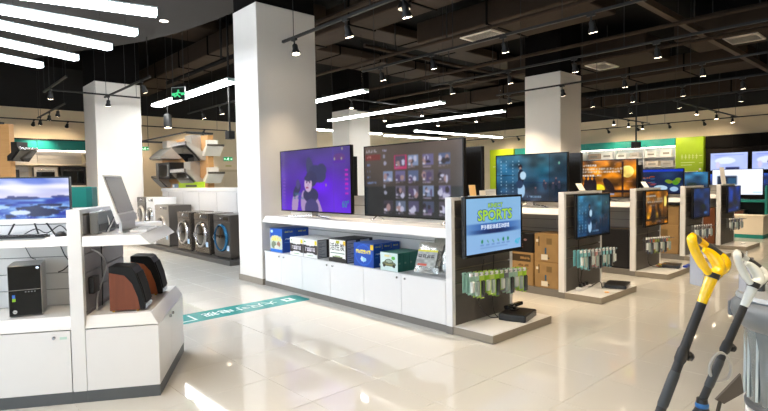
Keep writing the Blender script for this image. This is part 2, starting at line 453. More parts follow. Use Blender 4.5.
TR = [(4.28, -6.85, 0.5, (-3.2, -4.29, -5.34, -6.54), 'the track rail over the nearest TV stand'),
      (6.57, -7.7, 0.5, (-3.2, -4.53, -5.94, -7.2), 'the track rail over the second TV stand'),
      (8.73, -7.9, 0.5, (-3.2, -4.56, -5.9, -7.35), 'the track rail over the third TV stand'),
      (11.0, -7.8, 0.5, (-3.23, -4.66, -6.03, -7.44), 'the track rail over the fourth TV stand'),
      (13.28, -6.6, 0.5, (-3.13, -4.3, -5.43, -6.45), 'the track rail over the fifth TV stand'),
      (15.5, -6.8, 0.5, (-3.7, -5.11, -6.4), 'the track rail behind the fifth TV stand')]
for y, xa, xb, xs, what in TR:
    rail('black lamp rail, ' + what.replace('the track rail ', ''), (xa, y), (xb, y))
    for k, x in enumerate(xs):
        spotlight(x, y, 3.6, 'lit black spotlight, %s from the right on %s' % (ORD[k], what), (0, -.2) if x < -6.4 and y < 5 else (.3, 0), group='track spotlights over the TV stands')
for y, xs in ((4.28, (-1.6, -.2)), (6.57, (-1.5, -.1)), (8.73, (-1.5, -.1)), (11.0, (-1.2, .2))):  # spotlights added out of view to warm the aisle-facing stand ends
    for k, x in enumerate(xs):
        spotlight(x, y, 3.6, 'added spotlight over the aisle beyond the picture, %s on the rail %s' % (('inner', 'outer')[k], {4.28: 'over nearest stand', 6.57: 'over second stand', 8.73: 'over third stand', 11.0: 'over fourth stand'}[y]), (0, .5), group='added spotlights over the right aisle')
# rails that run towards the back wall
for x, ya, yb, ys, what in ((-8.12, 15.6, 21.5, (18.36, 19.58, 20.84), 'the lamp rail left of the lime panel'),
                            (-5.3, 15.6, 21.9, (17.6, 19.5, 21.3), 'the lamp rail before the black TV wall'),
                            (-11.0, 8.0, 16.0, (8.96, 11.7, 14.36), 'the lamp rail left of the TV stands'),
                            (-12.6, 10.5, 16.5, (11.64, 14.23), 'the lamp rail by the middle strips')):
    rail('black lamp rail running back, ' + what.replace('the lamp rail ', ''), (x, ya), (x, yb), 3.72 if x < -10 else 3.6)
    for k, y in enumerate(ys):
        spotlight(x, y, 3.72 if x < -10 else 3.6, 'lit black spotlight, %s from the front on %s' % (ORD[k], what), group='track spotlights towards the back wall')
rail('black lamp rail along the back wall', (-17.5, 22.0), (-3.5, 22.0))
for k, x in enumerate((-15.9, -14.4, -10.0, -8.8, -7.6, -6.4)):
    spotlight(x, 22.0, 3.6, 'small black spotlight aimed at the back wall, %s from the left' % ORD[k], (.95, 0), True, 'spotlights along the back wall')
# left side spurs
rail('black lamp rail beside the rear white column', (-13.7, 3.63), (-10.6, 3.63))
spotlight(-11.07, 3.63, 3.6, 'lit black spotlight right of the rear white column', (.35, .3), group='spotlights on the left side')
spotlight(-13.4, 3.63, 3.6, 'black spotlight in front of the rear white column', (0, .2), group='spotlights on the left side')
rail('short black cross rail in front of the rear column', (-13.62, 2.42), (-13.62, 4.4), 3.65)
rail('short black lamp rail under the strip lamps', (-13.7, 2.4), (-11.5, 2.4))
spotlight(-12.98, 2.4, 3.6, 'lit black spotlight under the white strip lamps', (0, .3), group='spotlights on the left side')
rail('black lamp rail left of the rear white column', (-18.9, 3.12), (-15.2, 3.12))
for k, x in enumerate((-16.07, -17.18, -18.47)):
    spotlight(x, 3.12, 3.6, 'lit black spotlight left of rear column, %s from the column' % ORD[k], (0, .4), group='spotlights on the left side')
rail('black lamp rail above the teal kitchen header', (-19.4, -1.0), (-19.4, 9.5))
for k, y in enumerate((3.1, 4.02, 6.2, 8.57)):
    spotlight(-19.4, y, 3.6, 'black spotlight above the kitchen display, %s from the left' % ORD[k], (0, 1.0), group='spotlights on the left side')
rail('black lamp rail over the range hoods', (-15.4, 6.31), (-12.0, 6.31))
for k, x in enumerate((-13.28, -14.4)):
    spotlight(x, 6.31, 3.6, ('lit black spotlight over the right end of hood island', 'black spotlight over the middle of hood island')[k], (.3, 0), group='spotlights on the left side')
# added unseen lamp rail and spotlights, warm fill for the front aisle
for y in (2.1,):
    what = {2.1: 'closest above the vacuum cleaners', -.1: 'overhead of the front aisle', -2.3: 'by the front wall'}[y]
    rail('added black lamp rail ' + what, (-2.6, y), (2.5, y))
    for k, x in enumerate((2.0, .6, -.8, -2.2)):
        spotlight(x, y, 3.6, 'added lit spotlight, %s from right, rail %s' % (ORD[k], what), group='added track spotlights over the front aisle')

rail('added black lamp rail overhead of the computer gondola front', (-2.6, -.1), (1.5, -.1))  # unseen rail and spotlight added to brighten the gondola bay
spotlight(-2.2, -.1, 3.6, 'added spotlight aimed at the computer gondola, outside the picture', (.15, .6), group='added track spotlights over the front aisle')
# ---- linear strip lamps
def strip(label, a, b, m, z=3.575, wd=.13, h=.075, rods=True):
    a, b = Vector((*a, z)), Vector((*b, z)); d = b - a; L = d.length; ang = math.atan2(d.y, d.x)
    t = thing('strip_lamp', label, 'strip lamp', a, ang)
    BX(0, L, -wd / 2, wd / 2, h, h + .02).build('housing', mat('pale lamp housing', 'c9d6d6', .4), t)
    BX(.012, L - .012, -wd / 2, wd / 2, 0, h).build('diffuser', m, t)
    BX(0, .012, -wd / 2, wd / 2, 0, h).build('end_cap', mat('aqua end cap', 'bfdcd8', .4), t)
    BX(L - .012, L, -wd / 2, wd / 2, 0, h).build('end_cap', mat('aqua end cap', '9fd0cc', .4), t)
    for p in (.15, L / 2, L - .15):
        BX(p - .003, p + .003, -.003, .003, h + .02, (4.4 if rods == 's' else roof(a.x + math.cos(ang) * p, a.y + math.sin(ang) * p, z) - .005) - z).build('suspension_wire', SILVER, t)
nm = ['lowest and shortest of the white strip lamps at upper left', 'second lowest of the white strip lamps at upper left', 'middle one of the white strip lamps at upper left', 'second highest of the white strip lamps at upper left', 'highest and longest white strip lamp at upper left']
for k, (xe, ye, xs_) in enumerate(((-10.76, 1.87, -10.2), (-9.8, 2.2, -9.3), (-8.75, 2.43, -8.45), (-7.7, 2.48, -7.7), (-6.66, 2.39, -6.95))):
    strip(nm[k], (xe, ye), (xe + (xs_ - xe) * 1.9, ye - 2.5), STRIPM, rods='s')
    strip(['lowest', 'second lowest', 'middle', 'second highest', 'highest'][k] + ' of the left-hand continuing strip lamps, cut by the frame', (xe + (xs_ - xe) * 1.95, ye - 2.55), (xe + (xs_ - xe) * 1.95, ye - 5.05), STRIPM, rods='s')
for k, x in enumerate((-5.6, -4.55, -3.5)):  # strip lamps added out of view for cool fill light
    strip(('added cool strip lamp above the computer display, outside the picture', 'added cool strip lamp in the second row from camera, outside the picture', 'added cool strip lamp nearest the camera, outside the picture')[k], (x, 1.4 - .4 * k), (x, -2.4), STRIPM, rods='s')
strip('bright strip lamp left of the big white column', (-14.25, 5.0), (-9.9, 5.0), FSTRIPM, wd=.24, h=.05)
strip('bright strip lamp right of the big white column, nearest', (-13.0, 7.9), (-9.16, 7.9), FSTRIPM, wd=.17, h=.04)
strip('long strip lamp above the purple television', (-14.33, 10.7), (-9.27, 10.7), FSTRIPM, wd=.17, h=.04)
strip('long strip lamp left of the far white column', (-14.46, 13.53), (-9.3, 13.53), FSTRIPM, wd=.17, h=.04)
strip('thin far strip lamp running back above the big television', (-15.22, 15.7), (-15.22, 21.9), FSTRIPM, wd=.1, h=.05)
strip('thin far strip lamp running back, left of its neighbour', (-17.4, 16.0), (-17.4, 20.4), FSTRIPM, wd=.1, h=.05)
strip('far strip lamp seen just right of the big column, lower', (-17.0, 10.6), (-17.0, 15.5), FSTRIPM, wd=.1, h=.05)
# ================================================================== TELEVISIONS
def tv(label, x0, x1, z0, z1, y, fn, stand=None, nx=180, ny=104, strength=1.0, bez=BEZ, t=.045, ztop=None, flip=False, legs='v', rz=None):
    """flat television facing -y (or +y when flip); (x0,z0)-(x1,z1) in world, y the screen plane; stand: height of the surface below"""
    w_, h_ = x1 - x0, z1 - z0
    r = thing('television', label, 'television', ((x0 + x1) / 2, y, z0 if stand is None else stand), PI if flip else (rz or 0))
    zz = 0 if stand is None else z0 - stand
    b = .012
    BX(-w_ / 2, w_ / 2, .004, t, zz, zz + h_).build('back_shell', BLACK, r, bevel=.006)
    m = MB(); m.box(-w_ / 2, w_ / 2, -.006, .004, zz, zz + b * 1.3); m.box(-w_ / 2, w_ / 2, -.006, .004, zz + h_ - b, zz + h_)
    m.box(-w_ / 2, -w_ / 2 + b, -.006, .004, zz + b * 1.3, zz + h_ - b); m.box(w_ / 2 - b, w_ / 2, -.006, .004, zz + b * 1.3, zz + h_ - b)
    m.build('bezel', bez, r)
    sw, sh = w_ - 2 * b, h_ - 2.3 * b
    if fn is None:
        BX(-sw / 2, sw / 2, -.001, .0035, zz + b * 1.3, zz + b * 1.3 + sh).build('screen', GLASS, r)
    else:
        paint('screen', sw, sh, nx, ny, fn, r, screen_mat(strength=strength), T(-sw / 2, -.001, zz + b * 1.3))
    if stand is not None:
        if legs == 'v':
            BX(-.05, .05, .0, .03, .02, zz + .02).build('neck', SILVER, r)
            for sx in (-1, 1):
                MB().tube([(sx * .02, .02, .03), (sx * w_ * .22, -.06, .012), (sx * w_ * .30, -.10, .008)], [.012, .01, .008], 8).build('foot', SILVER, r, smooth=True)
                MB().tube([(sx * .02, .02, .03), (sx * w_ * .16, .10, .010)], [.012, .008], 8).build('foot', SILVER, r, smooth=True)
        else:
            for sx in (-1, 1):
                MB().tube([(sx * w_ * .36, .01, zz + .01), (sx * w_ * .36, -.09, .008)], .008, 8).build('foot', SILVER, r, smooth=True)
                MB().tube([(sx * w_ * .36, .02, zz + .01), (sx * w_ * .36, .12, .008)], .008, 8).build('foot', SILVER, r, smooth=True)
    return r
# --- screen pictures
def scr_singer(u, v, c):
    c[:] = mixc((.36, .12, .80), (.29, .24, .50), np.clip(v * 1.1 - .1, 0, 1))
    k = fnoise(u, v, 5, 3)[..., None]; c[:] = c * (.88 + .24 * k)
    c[:] = c * 1.0 + np.exp(-((u - .62) / .2) ** 2 - ((v - .45) / .2) ** 2)[..., None] * np.array((.05, -.1, .2))
    rect(c, u, v, .78, .785, 0, 1, (.34, .22, .70))
    for i in range(9): rect(c, u, v, .03, .07, .08 + i * .055, .095 + i * .055, (.45, .25, .75))
    for i in range(6): rect(c, u, v, .93, .97, .28 + i * .07, .31 + i * .07, (.75, .05, .70))
    ell(c, u, v, .86, .84, .075, .06, (.38, .22, .50)); rect(c, u, v, .78, .94, .75, .80, (.33, .16, .62))
    for a, b in ((.80, .82), (.89, .82), (.90, .97), (.68, .66), (.68, .42)): ell(c, u, v, a, b, .011, .022, (.62, .62, .55))
    dark = (.20, .20, .36); skin = (.66, .56, .74)
    # raised gloved arm, bare shoulder, dress
    ell(c, u, v, .22, .12, .05, .22, skin, -.1); ell(c, u, v, .25, .34, .045, .12, dark, -.4); ell(c, u, v, .27, .44, .03, .08, (.30, .28, .50))
    ell(c, u, v, .44, .10, .13, .22, (.33, .30, .52)); ell(c, u, v, .52, .12, .07, .26, skin, .35); ell(c, u, v, .36, .14, .05, .2, skin)
    ell(c, u, v, .46, .26, .11, .12, dark); ell(c, u, v, .47, .04, .10, .16, (.27, .25, .46))
    # tall two-horned hair, face
    ell(c, u, v, .46, .68, .055, .2, (.25, .26, .42), .12); ell(c, u, v, .56, .60, .11, .15, (.22, .23, .40), .5); ell(c, u, v, .62, .66, .07, .1, (.22, .23, .40))
    ell(c, u, v, .47, .52, .085, .13, dark)
    ell(c, u, v, .425, .44, .055, .13, (.78, .68, .80)); ell(c, u, v, .43, .535, .06, .05, dark)
    ell(c, u, v, .405, .47, .012, .012, (.25, .15, .35)); ell(c, u, v, .45, .47, .012, .012, (.25, .15, .35))
    ell(c, u, v, .41, .38, .02, .014, (.55, .15, .35)); ell(c, u, v, .425, .425, .008, .02, (.68, .55, .70))
    rs = random.Random(2); glyphs(c, u, v, .20, .32, .25, .30, 6, (.25, .45, .55), rs); glyphs(c, u, v, .20, .36, .19, .23, 8, (.25, .45, .55), rs)
    return c
def scr_menu(u, v, c):
    c[:] = mixc((.16, .15, .15), (.36, .31, .28), v)  # brown-grey top paints the ceiling's reflection into the screen colour
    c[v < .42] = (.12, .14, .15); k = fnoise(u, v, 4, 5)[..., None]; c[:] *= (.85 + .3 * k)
    rs = random.Random(5)
    rect(c, u, v, .01, .19, .80, .89, (.45, .20, .19)); glyphs(c, u, v, .03, .08, .83, .865, 3, (.75, .55, .52), rs)
    glyphs(c, u, v, .02, .15, .92, .955, 5, (.8, .8, .85), rs); glyphs(c, u, v, .21, .26, .92, .95, 3, (.6, .6, .7), rs)
    for q in (.72, .63, .54, .46): glyphs(c, u, v, .03, .03 + (.04 if q > .5 else .11), q, q + .03, 2 if q > .5 else 6, (.42, .5, .68), rs)
    for j, vy_ in enumerate((.70, .49, .28, .07)):
        for i, ux in enumerate((.22, .355, .49, .635, .79)):
            w_ = .105; h_ = .145
            if i == 0 and j in (0, 2): 
                ell(c, u, v, ux + .02, vy_ + .05, .018, .03, (.6, .6, .68)); rect(c, u, v, ux, ux + .02, vy_ + .12, vy_ + .17, (.55, .55, .62)); continue
            if i == 1 and j == 0: rect(c, u, v, ux - .014, ux + w_ + .014, vy_ - .04, vy_ + h_ + .014, (.72, .16, .38))
            base = [(.45, .42, .52), (.36, .33, .42), (.58, .66, .82), (.48, .46, .66), (.38, .45, .62)][(i + 2 * j) % 5]
            f = .75 if j == 3 else 1
            f *= .82; rect(c, u, v, ux, ux + w_, vy_, vy_ + h_, tuple(q * f for q in base))
            for q in range(5):
                a = ux + .01 + rs.random() * .075; b = vy_ + .01 + rs.random() * .09
                ell(c, u, v, a, b, .008 + rs.random() * .018, .015 + rs.random() * .04, [(.12, .11, .16), (.62, .5, .5), (.3, .25, .4), (.72, .72, .82)][rs.randrange(4)])
            rect(c, u, v, ux + .003, ux + .022, vy_ + .008, vy_ + .032, (.8, .8, .85)); glyphs(c, u, v, ux, ux + w_ * .8, vy_ - .035, vy_ - .012, 7, (.55, .5, .58), rs)
    return c
def scr_stage(seed):
    def f(u, v, c):
        c[:] = mixc((.07, .16, .26), (.20, .33, .38), np.clip(v + .3 * fnoise(u, v, 4, seed) - .2, 0, 1))
        c[:] += np.exp(-((u - .15) / .22) ** 2)[..., None] * np.array((.02, .14, .22)) * (.5 + .5 * v[..., None])
        c[:] += np.exp(-((u - .68) / .1) ** 2 - ((v - .65) / .25) ** 2)[..., None] * np.array((.0, .12, .14))
        rect(c, u, v, .765, .77, 0, 1, (.08, .12, .18)); c[u > .77] *= .85
        rect(c, u, v, .0, .28, .55, .57, (.08, .2, .28)); rect(c, u, v, .3, .75, .38, .40, (.10, .2, .32))
        rs = random.Random(seed); c[:] *= (.65 + .7 * fnoise(u, v, 9, seed + 3))[..., None]; c[:] += (fnoise(u, v, 6, seed + 4)[..., None] - .5) * np.array((.10, .06, .04))
        for ux in (.07, .15, .25, .34):
            for k in range(11):
                if rs.random() < .85: ell(c, u, v, ux, .12 + k * .075, .008, .016, (.62, .76, .84))
        ell(c, u, v, .36, .74, .028, .055, (.12, .10, .13)); ell(c, u, v, .362, .71, .018, .03, (.62, .5, .46))
        ell(c, u, v, .37, .52, .045, .17, (.10, .13, .20)); ell(c, u, v, .40, .55, .045, .09, (.72, .84, .92)); ell(c, u, v, .375, .22, .055, .16, (.62, .76, .88)); ell(c, u, v, .35, .36, .05, .09, (.14, .22, .34))
        for a, b in ((.70, .35), (.72, .30), (.86, .40), (.9, .32), (.82, .30), (.58, .2)):
            ell(c, u, v, a, b, .02, .07, (.16, .18, .26)); ell(c, u, v, a, b + .08, .012, .02, (.50, .38, .38))
        glyphs(c, u, v, .46, .66, .07, .105, 7, (.62, .78, .92), rs); ell(c, u, v, .9, .8, .012, .03, (.45, .7, .6))
        return c
    return f
def scr_battle(seed, dim=1.):
    def f(u, v, c):
        n1 = fnoise(u, v, 5, seed); n2 = fnoise(u, v * .6, 11, seed + 1)
        t = np.clip(1.5 * n1 * .6 + .55 * n2 - .05, 0, 1)
        c[:] = mixc((.16, .08, .05), (.92, .55, .08), t)
        ell(c, u, v, .88, .68, .09, .16, (.98, .84, .42)); ell(c, u, v, .46, .22, .10, .13, (.95, .72, .12)); ell(c, u, v, .12, .28, .09, .1, (.9, .62, .1))
        n3 = fnoise(u, v, 9, seed + 5); n4 = fnoise(u, v, 17, seed + 6); c[:] *= (.5 + 1.0 * np.clip(n3 * 1.3 - .1, 0, 1))[..., None]; c[:] += (np.clip(n4 - .72, 0, 1) * 1.2)[..., None] * np.array((.5, .45, .7)); rect(c, u, v, .80, .825, 0, .95, (.22, .11, .05)); rect(c, u, v, 0, 1, .12, .18, (.12, .07, .08))
        for a, w_ in ((.28, .04), (.34, .05), (.40, .04)):
            ell(c, u, v, a, .28, w_, .22, (.12, .09, .11)); ell(c, u, v, a, .54, .02, .04, (.2, .15, .16))
        ell(c, u, v, .62, .3, .06, .22, (.15, .09, .08), .3)
        rs = random.Random(seed)
        for q, (a, b, n) in ((.84, (.02, .44, 12)), (.74, (.01, .82, 20)), (.66, (.02, .78, 19)), (.56, (.18, .52, 9))):
            glyphs(c, u, v, a, b, q, q + .055, n, (.96, .94, .92), rs)
        glyphs(c, u, v, .5, .7, .05, .1, 6, (.62, .7, .9), rs)
        return c * dim * .92
    return f
def scr_game(seed):
    def f(u, v, c):
        n1 = fnoise(u, v, 4, seed); c[:] = mixc((.05, .09, .22), (.14, .26, .42), n1)
        rect(c, u, v, 0, 1, .9, 1, (.06, .22, .75)); rs = random.Random(seed)
        for q in range(14):
            a, b = rs.random() * .6, .2 + rs.random() * .6; ell(c, u, v, a, b, .05, .025, [(.55, .22, .12), (.18, .34, .5), (.45, .25, .4)][q % 3])
        glyphs(c, u, v, .06, .44, .62, .68, 10, (.75, .4, .2), rs)
        for q in range(9): ell(c, u, v, .72 + rs.random() * .2, .38 + rs.random() * .22, .05, .07, (.30 + .2 * rs.random(), .55, .12))
        ell(c, u, v, .62, .22, .12, .12, (.72, .84, .92)); ell(c, u, v, .85, .18, .07, .1, (.62, .75, .88))
        return c
    return f
def scr_sports(u, v, c):
    c[:] = mixc((.56, .72, .90), (.53, .72, .88), v); c[:] += (fnoise(u, v, 3, 2)[..., None] - .5) * .05
    c[:] += np.exp(-((u - .5) / .1) ** 2 - ((v - .60) / .05) ** 2)[..., None] * np.array((-.22, .02, -.05))
    k = np.clip(1.35 - abs(u - .5) * 1.9, 0, 1)[..., None]
    b1 = ((v > .36) & (v < .54))[..., None]; c[:] = np.where(b1, c * (1 - k) + np.array((.20, .38, .66)) * k, c)
    b2 = ((v > .34) & (v < .415))[..., None]; k2 = np.clip(1.25 - abs(u - .5) * 2.6, 0, 1)[..., None]; c[:] = np.where(b2, c * (1 - k2) + np.array((.07, .15, .34)) * k2, c)
    for i, a in enumerate((.27, .37, .465, .56, .655, .745)):
        if i in (0, 4, 5): ell(c, u, v, a, .205, .017, .035, (.10, .50, .25))
        else: ell(c, u, v, a, .2, .008, .03, (.25, .55, .35), .5)
        rect(c, u, v, a - .03, a + .03, .13, .145, (.3, .42, .7))
    rect(c, u, v, .24, .74, .08, .09, (.42, .56, .78))
    return c
def scr_sea(u, v, c):
    sky = mixc((.78, .76, .90), (.30, .42, .82), np.clip((v - .55) * 2.2, 0, 1))
    cl = np.clip(fnoise(u * .9 + v * .5, v * 2.2, 4, 8) * 1.7 - .45, 0, 1); sky = sky * (1 - cl[..., None]) + np.array((.93, .92, .97)) * cl[..., None]
    n = fnoise(u, v * 2.2, 9, 4); sea = mixc((.04, .16, .62), (.55, .74, .95), np.clip(n * 1.4 - .35, 0, 1))
    c[:] = np.where((v > .52)[..., None], sky, sea)
    ell(c, u, v, .45, .52, .2, .035, (.16, .18, .42)); ell(c, u, v, .32, .545, .05, .035, (.2, .2, .45)); ell(c, u, v, .9, .54, .12, .03, (.2, .22, .5))
    rk = fnoise(u, v * 1.6, 7, 21) + .5 * fnoise(u, v * 2, 15, 22); c[(rk > .86) & (v < .36) & (u > .25)] = (.06, .10, .30); c[(rk > .72) & (rk < .76) & (v < .3)] = (.80, .88, .97)
    for a, b, w_, h_ in ((.8, .14, .08, .04), (.92, .26, .06, .03)): ell(c, u, v, a, b, w_, h_, (.05, .09, .28))
    ell(c, u, v, .42, .16, .12, .06, (.82, .88, .97)); ell(c, u, v, .15, .3, .15, .05, (.66, .8, .96))
    return c
def scr_blue(seed, base=(.14, .32, .62)):
    def f(u, v, c):
        n = fnoise(u, v, 4, seed); c[:] = mixc((.05, .08, .16), base, np.clip(n * .9 + v * .5 - .2, 0, 1))
        ell(c, u, v, .6, .35, .14, .1, (.08, .16, .14)); ell(c, u, v, .75, .12, .1, .05, (.3, .5, .8))
        return c
    return f
def scr_pale(seed, head=False):
    def f(u, v, c):
        c[:] = mixc((.62, .68, .96), (.74, .80, .99), fnoise(u, v, 4, seed)); rs = random.Random(seed)
        ell(c, u, v, .4, .55, .28, .2, (.86, .90, .98)); rect(c, u, v, .1, .9, .86, .9, (.45, .5, .9))
        rect(c, u, v, .42, .78, .0, .16, (.10, .14, .34)); ell(c, u, v, .2, .3, .06, .2, (.8, .78, .9))
        if head: ell(c, u, v, .55, .42, .16, .3, (.16, .14, .5)); ell(c, u, v, .66, .4, .1, .24, (.72, .45, .55))
        return c
    return f
def scr_white(u, v, c):
    c[:] = (.93, .95, 1.0); rect(c, u, v, .1, .5, .38, .76, (.05, .12, .22)); rect(c, u, v, .32, .48, .4, .66, (.07, .28, .42)); rect(c, u, v, .82, .98, .06, .11, (.7, .85, .95))
    return c
def scr_off(u, v, c): c[:] = (.05, .055, .06); return c

tv('television showing a singer with horned hair on purple', -6.735, -5.09, 1.105, 1.975, 4.12, scr_singer, stand=1.03, nx=200, ny=108, strength=.95)
sg = [o for o in C.objects if o.get('label', '').startswith('television showing a singer')][0]
text('lettering', '60"', .12, mat('lit teal lettering', '000000', .3, emit='2a90b8', es=.55), sg, T(.70, -.003, .075 + .12) @ RX(PI / 2), .0002, .9, .002)
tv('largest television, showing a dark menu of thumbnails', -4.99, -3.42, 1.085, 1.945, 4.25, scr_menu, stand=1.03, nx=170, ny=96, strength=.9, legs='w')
tv('television showing a blue stage, on the second TV stand', -4.50, -3.392, 1.20, 1.855, 6.33, scr_stage(11), stand=1.1305, strength=1.0)
tv('television showing an orange battle with white captions, third stand', -4.55, -3.392, 1.19, 1.81, 8.5, scr_battle(4), stand=1.1305, strength=1.0)
tv('television showing a blue game with green leaves, fourth stand', -4.45, -3.392, 1.19, 1.67, 10.6, scr_game(6), stand=1.1305, strength=.95)
tv('small television beside the lime panel, fifth stand', -4.4, -3.6, 1.19, 1.62, 12.75, scr_blue(9, (.25, .6, .8)), stand=1.13, nx=60, ny=34)
# sets on the rear counters, seen from behind
tv('television seen from behind between the purple and menu screens', -6.6, -5.58, 1.2, 1.86, 4.62, None, stand=1.03, flip=True)
tv('dark television seen from behind, right of the menu screen', -4.55, -3.44, 1.2, 1.87, 4.62, None, stand=1.03, flip=True)
tv('dark television seen from behind, right of the stage screen', -4.6, -3.46, 1.2, 1.86, 6.86, None, stand=1.13, flip=True)
tv('dark television seen from behind on the third stand', -4.6, -3.5, 1.2, 1.72, 9.0, None, stand=1.13, flip=True)

# ================================================================== TV STANDS
def slab(parent, L, y0, y1, z0, z1, name='worktop', m=WHITE2, back=False):
    c = .055
    if not back: poly = [(y0, z0), (y1, z0), (y1, z1), (y0 + c, z1), (y0, z0 + .012)]
    else: poly = [(y0, z0), (y1, z0), (y1, z0 + .012), (y1 - c, z1), (y0, z1)]
    return MB().prism(poly, 0, L, 'x').build(name, m, parent)
def tv_stand(label, y, first):
    x0 = -6.93 if y < 12 else -6.45
    L = -3.38 - x0; D = 1.03
    r = thing('tv_stand', label, 'TV stand', (x0, y, 0))
    kt = .075
    BX(0, L, .02, D - .02, 0, kt).build('plinth', GREYK, r)
    # central slat wall planks
    zz = .56 if first else .1
    pl = BX(0, L - .004, -.015, .015, 0, .118).mesh('plank', WSLAT if first else mat('grey slatwall', 'b0aeaa', .5))
    bk = BX(0, L - .004, -.006, .006, 0, 1.33 - kt).build('wall_core', mat('slat groove grey', '6e6d6b', .6), r, loc=(0, .515, kt))
    z = kt + .003
    while z < 1.3:
        inst('plank', pl, r, (0, .515, z)); z += .1255
    ct, cb = (1.03, .942) if first else (1.13, 1.05)
    slab(r, L - .003, .0, .497, cb, ct); slab(r, L - .003, .533, D, cb, ct, back=True)
    if first:
        xs = [-6.88, -6.416, -5.91, -5.282, -4.632, -4.009, -3.382]
        BX(0, L - .003, .02, .497, .50, .515).build('shelf_board', WHITE2, r)
        BX(0, L - .003, .03, .497, kt, .09).build('floor_board', WHITE, r)
        for k in range(6):
            a, b = xs[k] - x0, xs[k + 1] - x0
            d = BX(a + .003, b - .003, .0, .018, kt + .003, .512).build('door', WHITE, r, bevel=.002)
            side = a + .06 if k % 2 else b - .06
            MB().lathe([(.012, 0), (.012, .012), (.008, .016)], 12, T(side, .0, .47) @ RX(PI / 2)).build('lock', SILVER, d)
        BX(0, L, .533, D - .004, kt, .50).build('rear_cabinet', WHITE, r)
    else:
        BX(0, L - .003, .02, .497, kt, .09).build('floor_board', GREYK, r)
        BX(0, L - .003, .533, D - .01, kt, .09).build('floor_board', GREYK, r)
    # end panel: white front post, dark slats facing the aisle
    BX(L, L + .08, .0, .05, kt, 1.34).build('end_post', WHITE, r, bevel=.003)
    BX(L, L + .08, D - .05, D, kt, 1.34).build('end_post', WHITE, r, bevel=.003)
    BX(L, L + .08, .05, D - .05, 1.31, 1.34).build('top_cap', WHITE, r)
    BX(L, L + .08, 0, D, 0, kt).build('plinth', GREYK, r)
    BX(L + .01, L + .055, .05, D - .05, kt, 1.31).build('panel_core', mat('slat groove lit', '857b6b', .6), r)  # groove colour lightened to stand for light caught on slat edges
    ps = BX(-.012, .012, .052, D - .052, 0, .114).mesh('slat', DSLAT)
    z = kt + .3
    BX(L + .055, L + .078, .052, D - .052, kt + .002, kt + .296).build('lower_panel', DSLAT, r)
    while z < 1.25:
        inst('slat', ps, r, (L + .066, 0, z)); z += .1315
    # low platform
    BX(L + .08, L + .55, .01, D, .005, .078).build('platform_edge', mat('taupe platform edge', '8e8577', .45), r)
    BX(L + .082, L + .545, .015, D - .005, .078, .082).build('platform_top', WHITE2, r)
    return r
ST = [(3.906, 'nearest TV stand, with white cupboard doors and boxes on its shelf'), (6.07, 'second TV stand, with cardboard cartons under its counter'),
      (8.21, 'third TV stand, under the orange battle screen'), (10.37, 'fourth TV stand, behind the yellow vacuum handle'), (12.49, 'farthest TV stand, left of the teal counter')]
for k, (y, l) in enumerate(ST): tv_stand(l, y, k == 0)

# television hung on the aisle end of each stand
ENDS = [(scr_sports, 'television hung on stand end, showing green SPORTS lettering', .055), (scr_stage(21), 'television hung on stand end, showing the stage singer', .29),
        (scr_battle(14, .8), 'television hung on stand end, showing orange captions', .29), (scr_blue(3), 'dim blue television hung on fourth stand end', .29), (scr_blue(8, (.12, .34, .85)), 'bright blue television hung on the farthest stand end', .29)]
for k, (y, l) in enumerate(ST):
    fn, lab, _ = ENDS[k]
    w_ = .985 if k == 0 else .93; h_ = .60 if k == 0 else .56
    ya = y + (.075 if k == 0 else .12)
    t = thing('wall_television', lab, 'television', (-3.2, ya, .745), PI / 2)
    BX(0, w_, .004, .04, 0, h_).build('back_shell', BLACK, t, bevel=.004)
    b = .022 if k == 0 else .018
    m = MB(); m.box(0, w_, -.006, .004, 0, b + .008); m.box(0, w_, -.006, .004, h_ - b, h_); m.box(0, b, -.006, .004, b + .008, h_ - b); m.box(w_ - b, w_, -.006, .004, b + .008, h_ - b)
    m.build('bezel', BEZ, t)
    sw, sh = w_ - 2 * b, h_ - 2 * b - .008
    s_ = paint('screen', sw, sh, 130 if k == 0 else 100, 76 if k == 0 else 56, fn, t, screen_mat(strength=.95 if k < 3 else .6), T(b, -.001, b + .008))
    BX(w_ * .3, w_ * .7, .04, .103, h_ * .3, h_ * .7).build('wall_bracket', BLACKM, t)
    if k == 0:
        GREEN_E = mat('lit green lettering', '000000', .3, emit='a6d62e', es=.8); BLUE_E = mat('lit blue lettering', '000000', .3, emit='3f68a0', es=.7); PALE_E = mat('lit pale lettering', '000000', .3, emit='dfeaf8', es=.85); CYAN_E = mat('lit cyan lettering', '000000', .3, emit='2fb0d0', es=.8)
        RXX = RX(PI / 2)
        for txt, size, cx_, cz, sx in (('SPORTS', .145, .50, .40, 1.18), ('KINECT', .062, .50, .50, 1.15)):
            text('lettering', txt, size, BLUE_E, t, T(cx_, -.0022, cz) @ RXX, .0003, sx, .011 if size > .1 else .006)
            text('lettering', txt, size, GREEN_E, t, T(cx_, -.0032, cz) @ RXX, .0003, sx, .003 if size > .1 else .001)
        text('lettering', '更多精彩体感互动游戏', .052, PALE_E, t, T(.50, -.0022, .283) @ RXX, .0002, .95, .0005)
        text('lettering', '40"', .085, CYAN_E, t, T(.90, -.0022, .095) @ RXX, .0002, .9, .002)

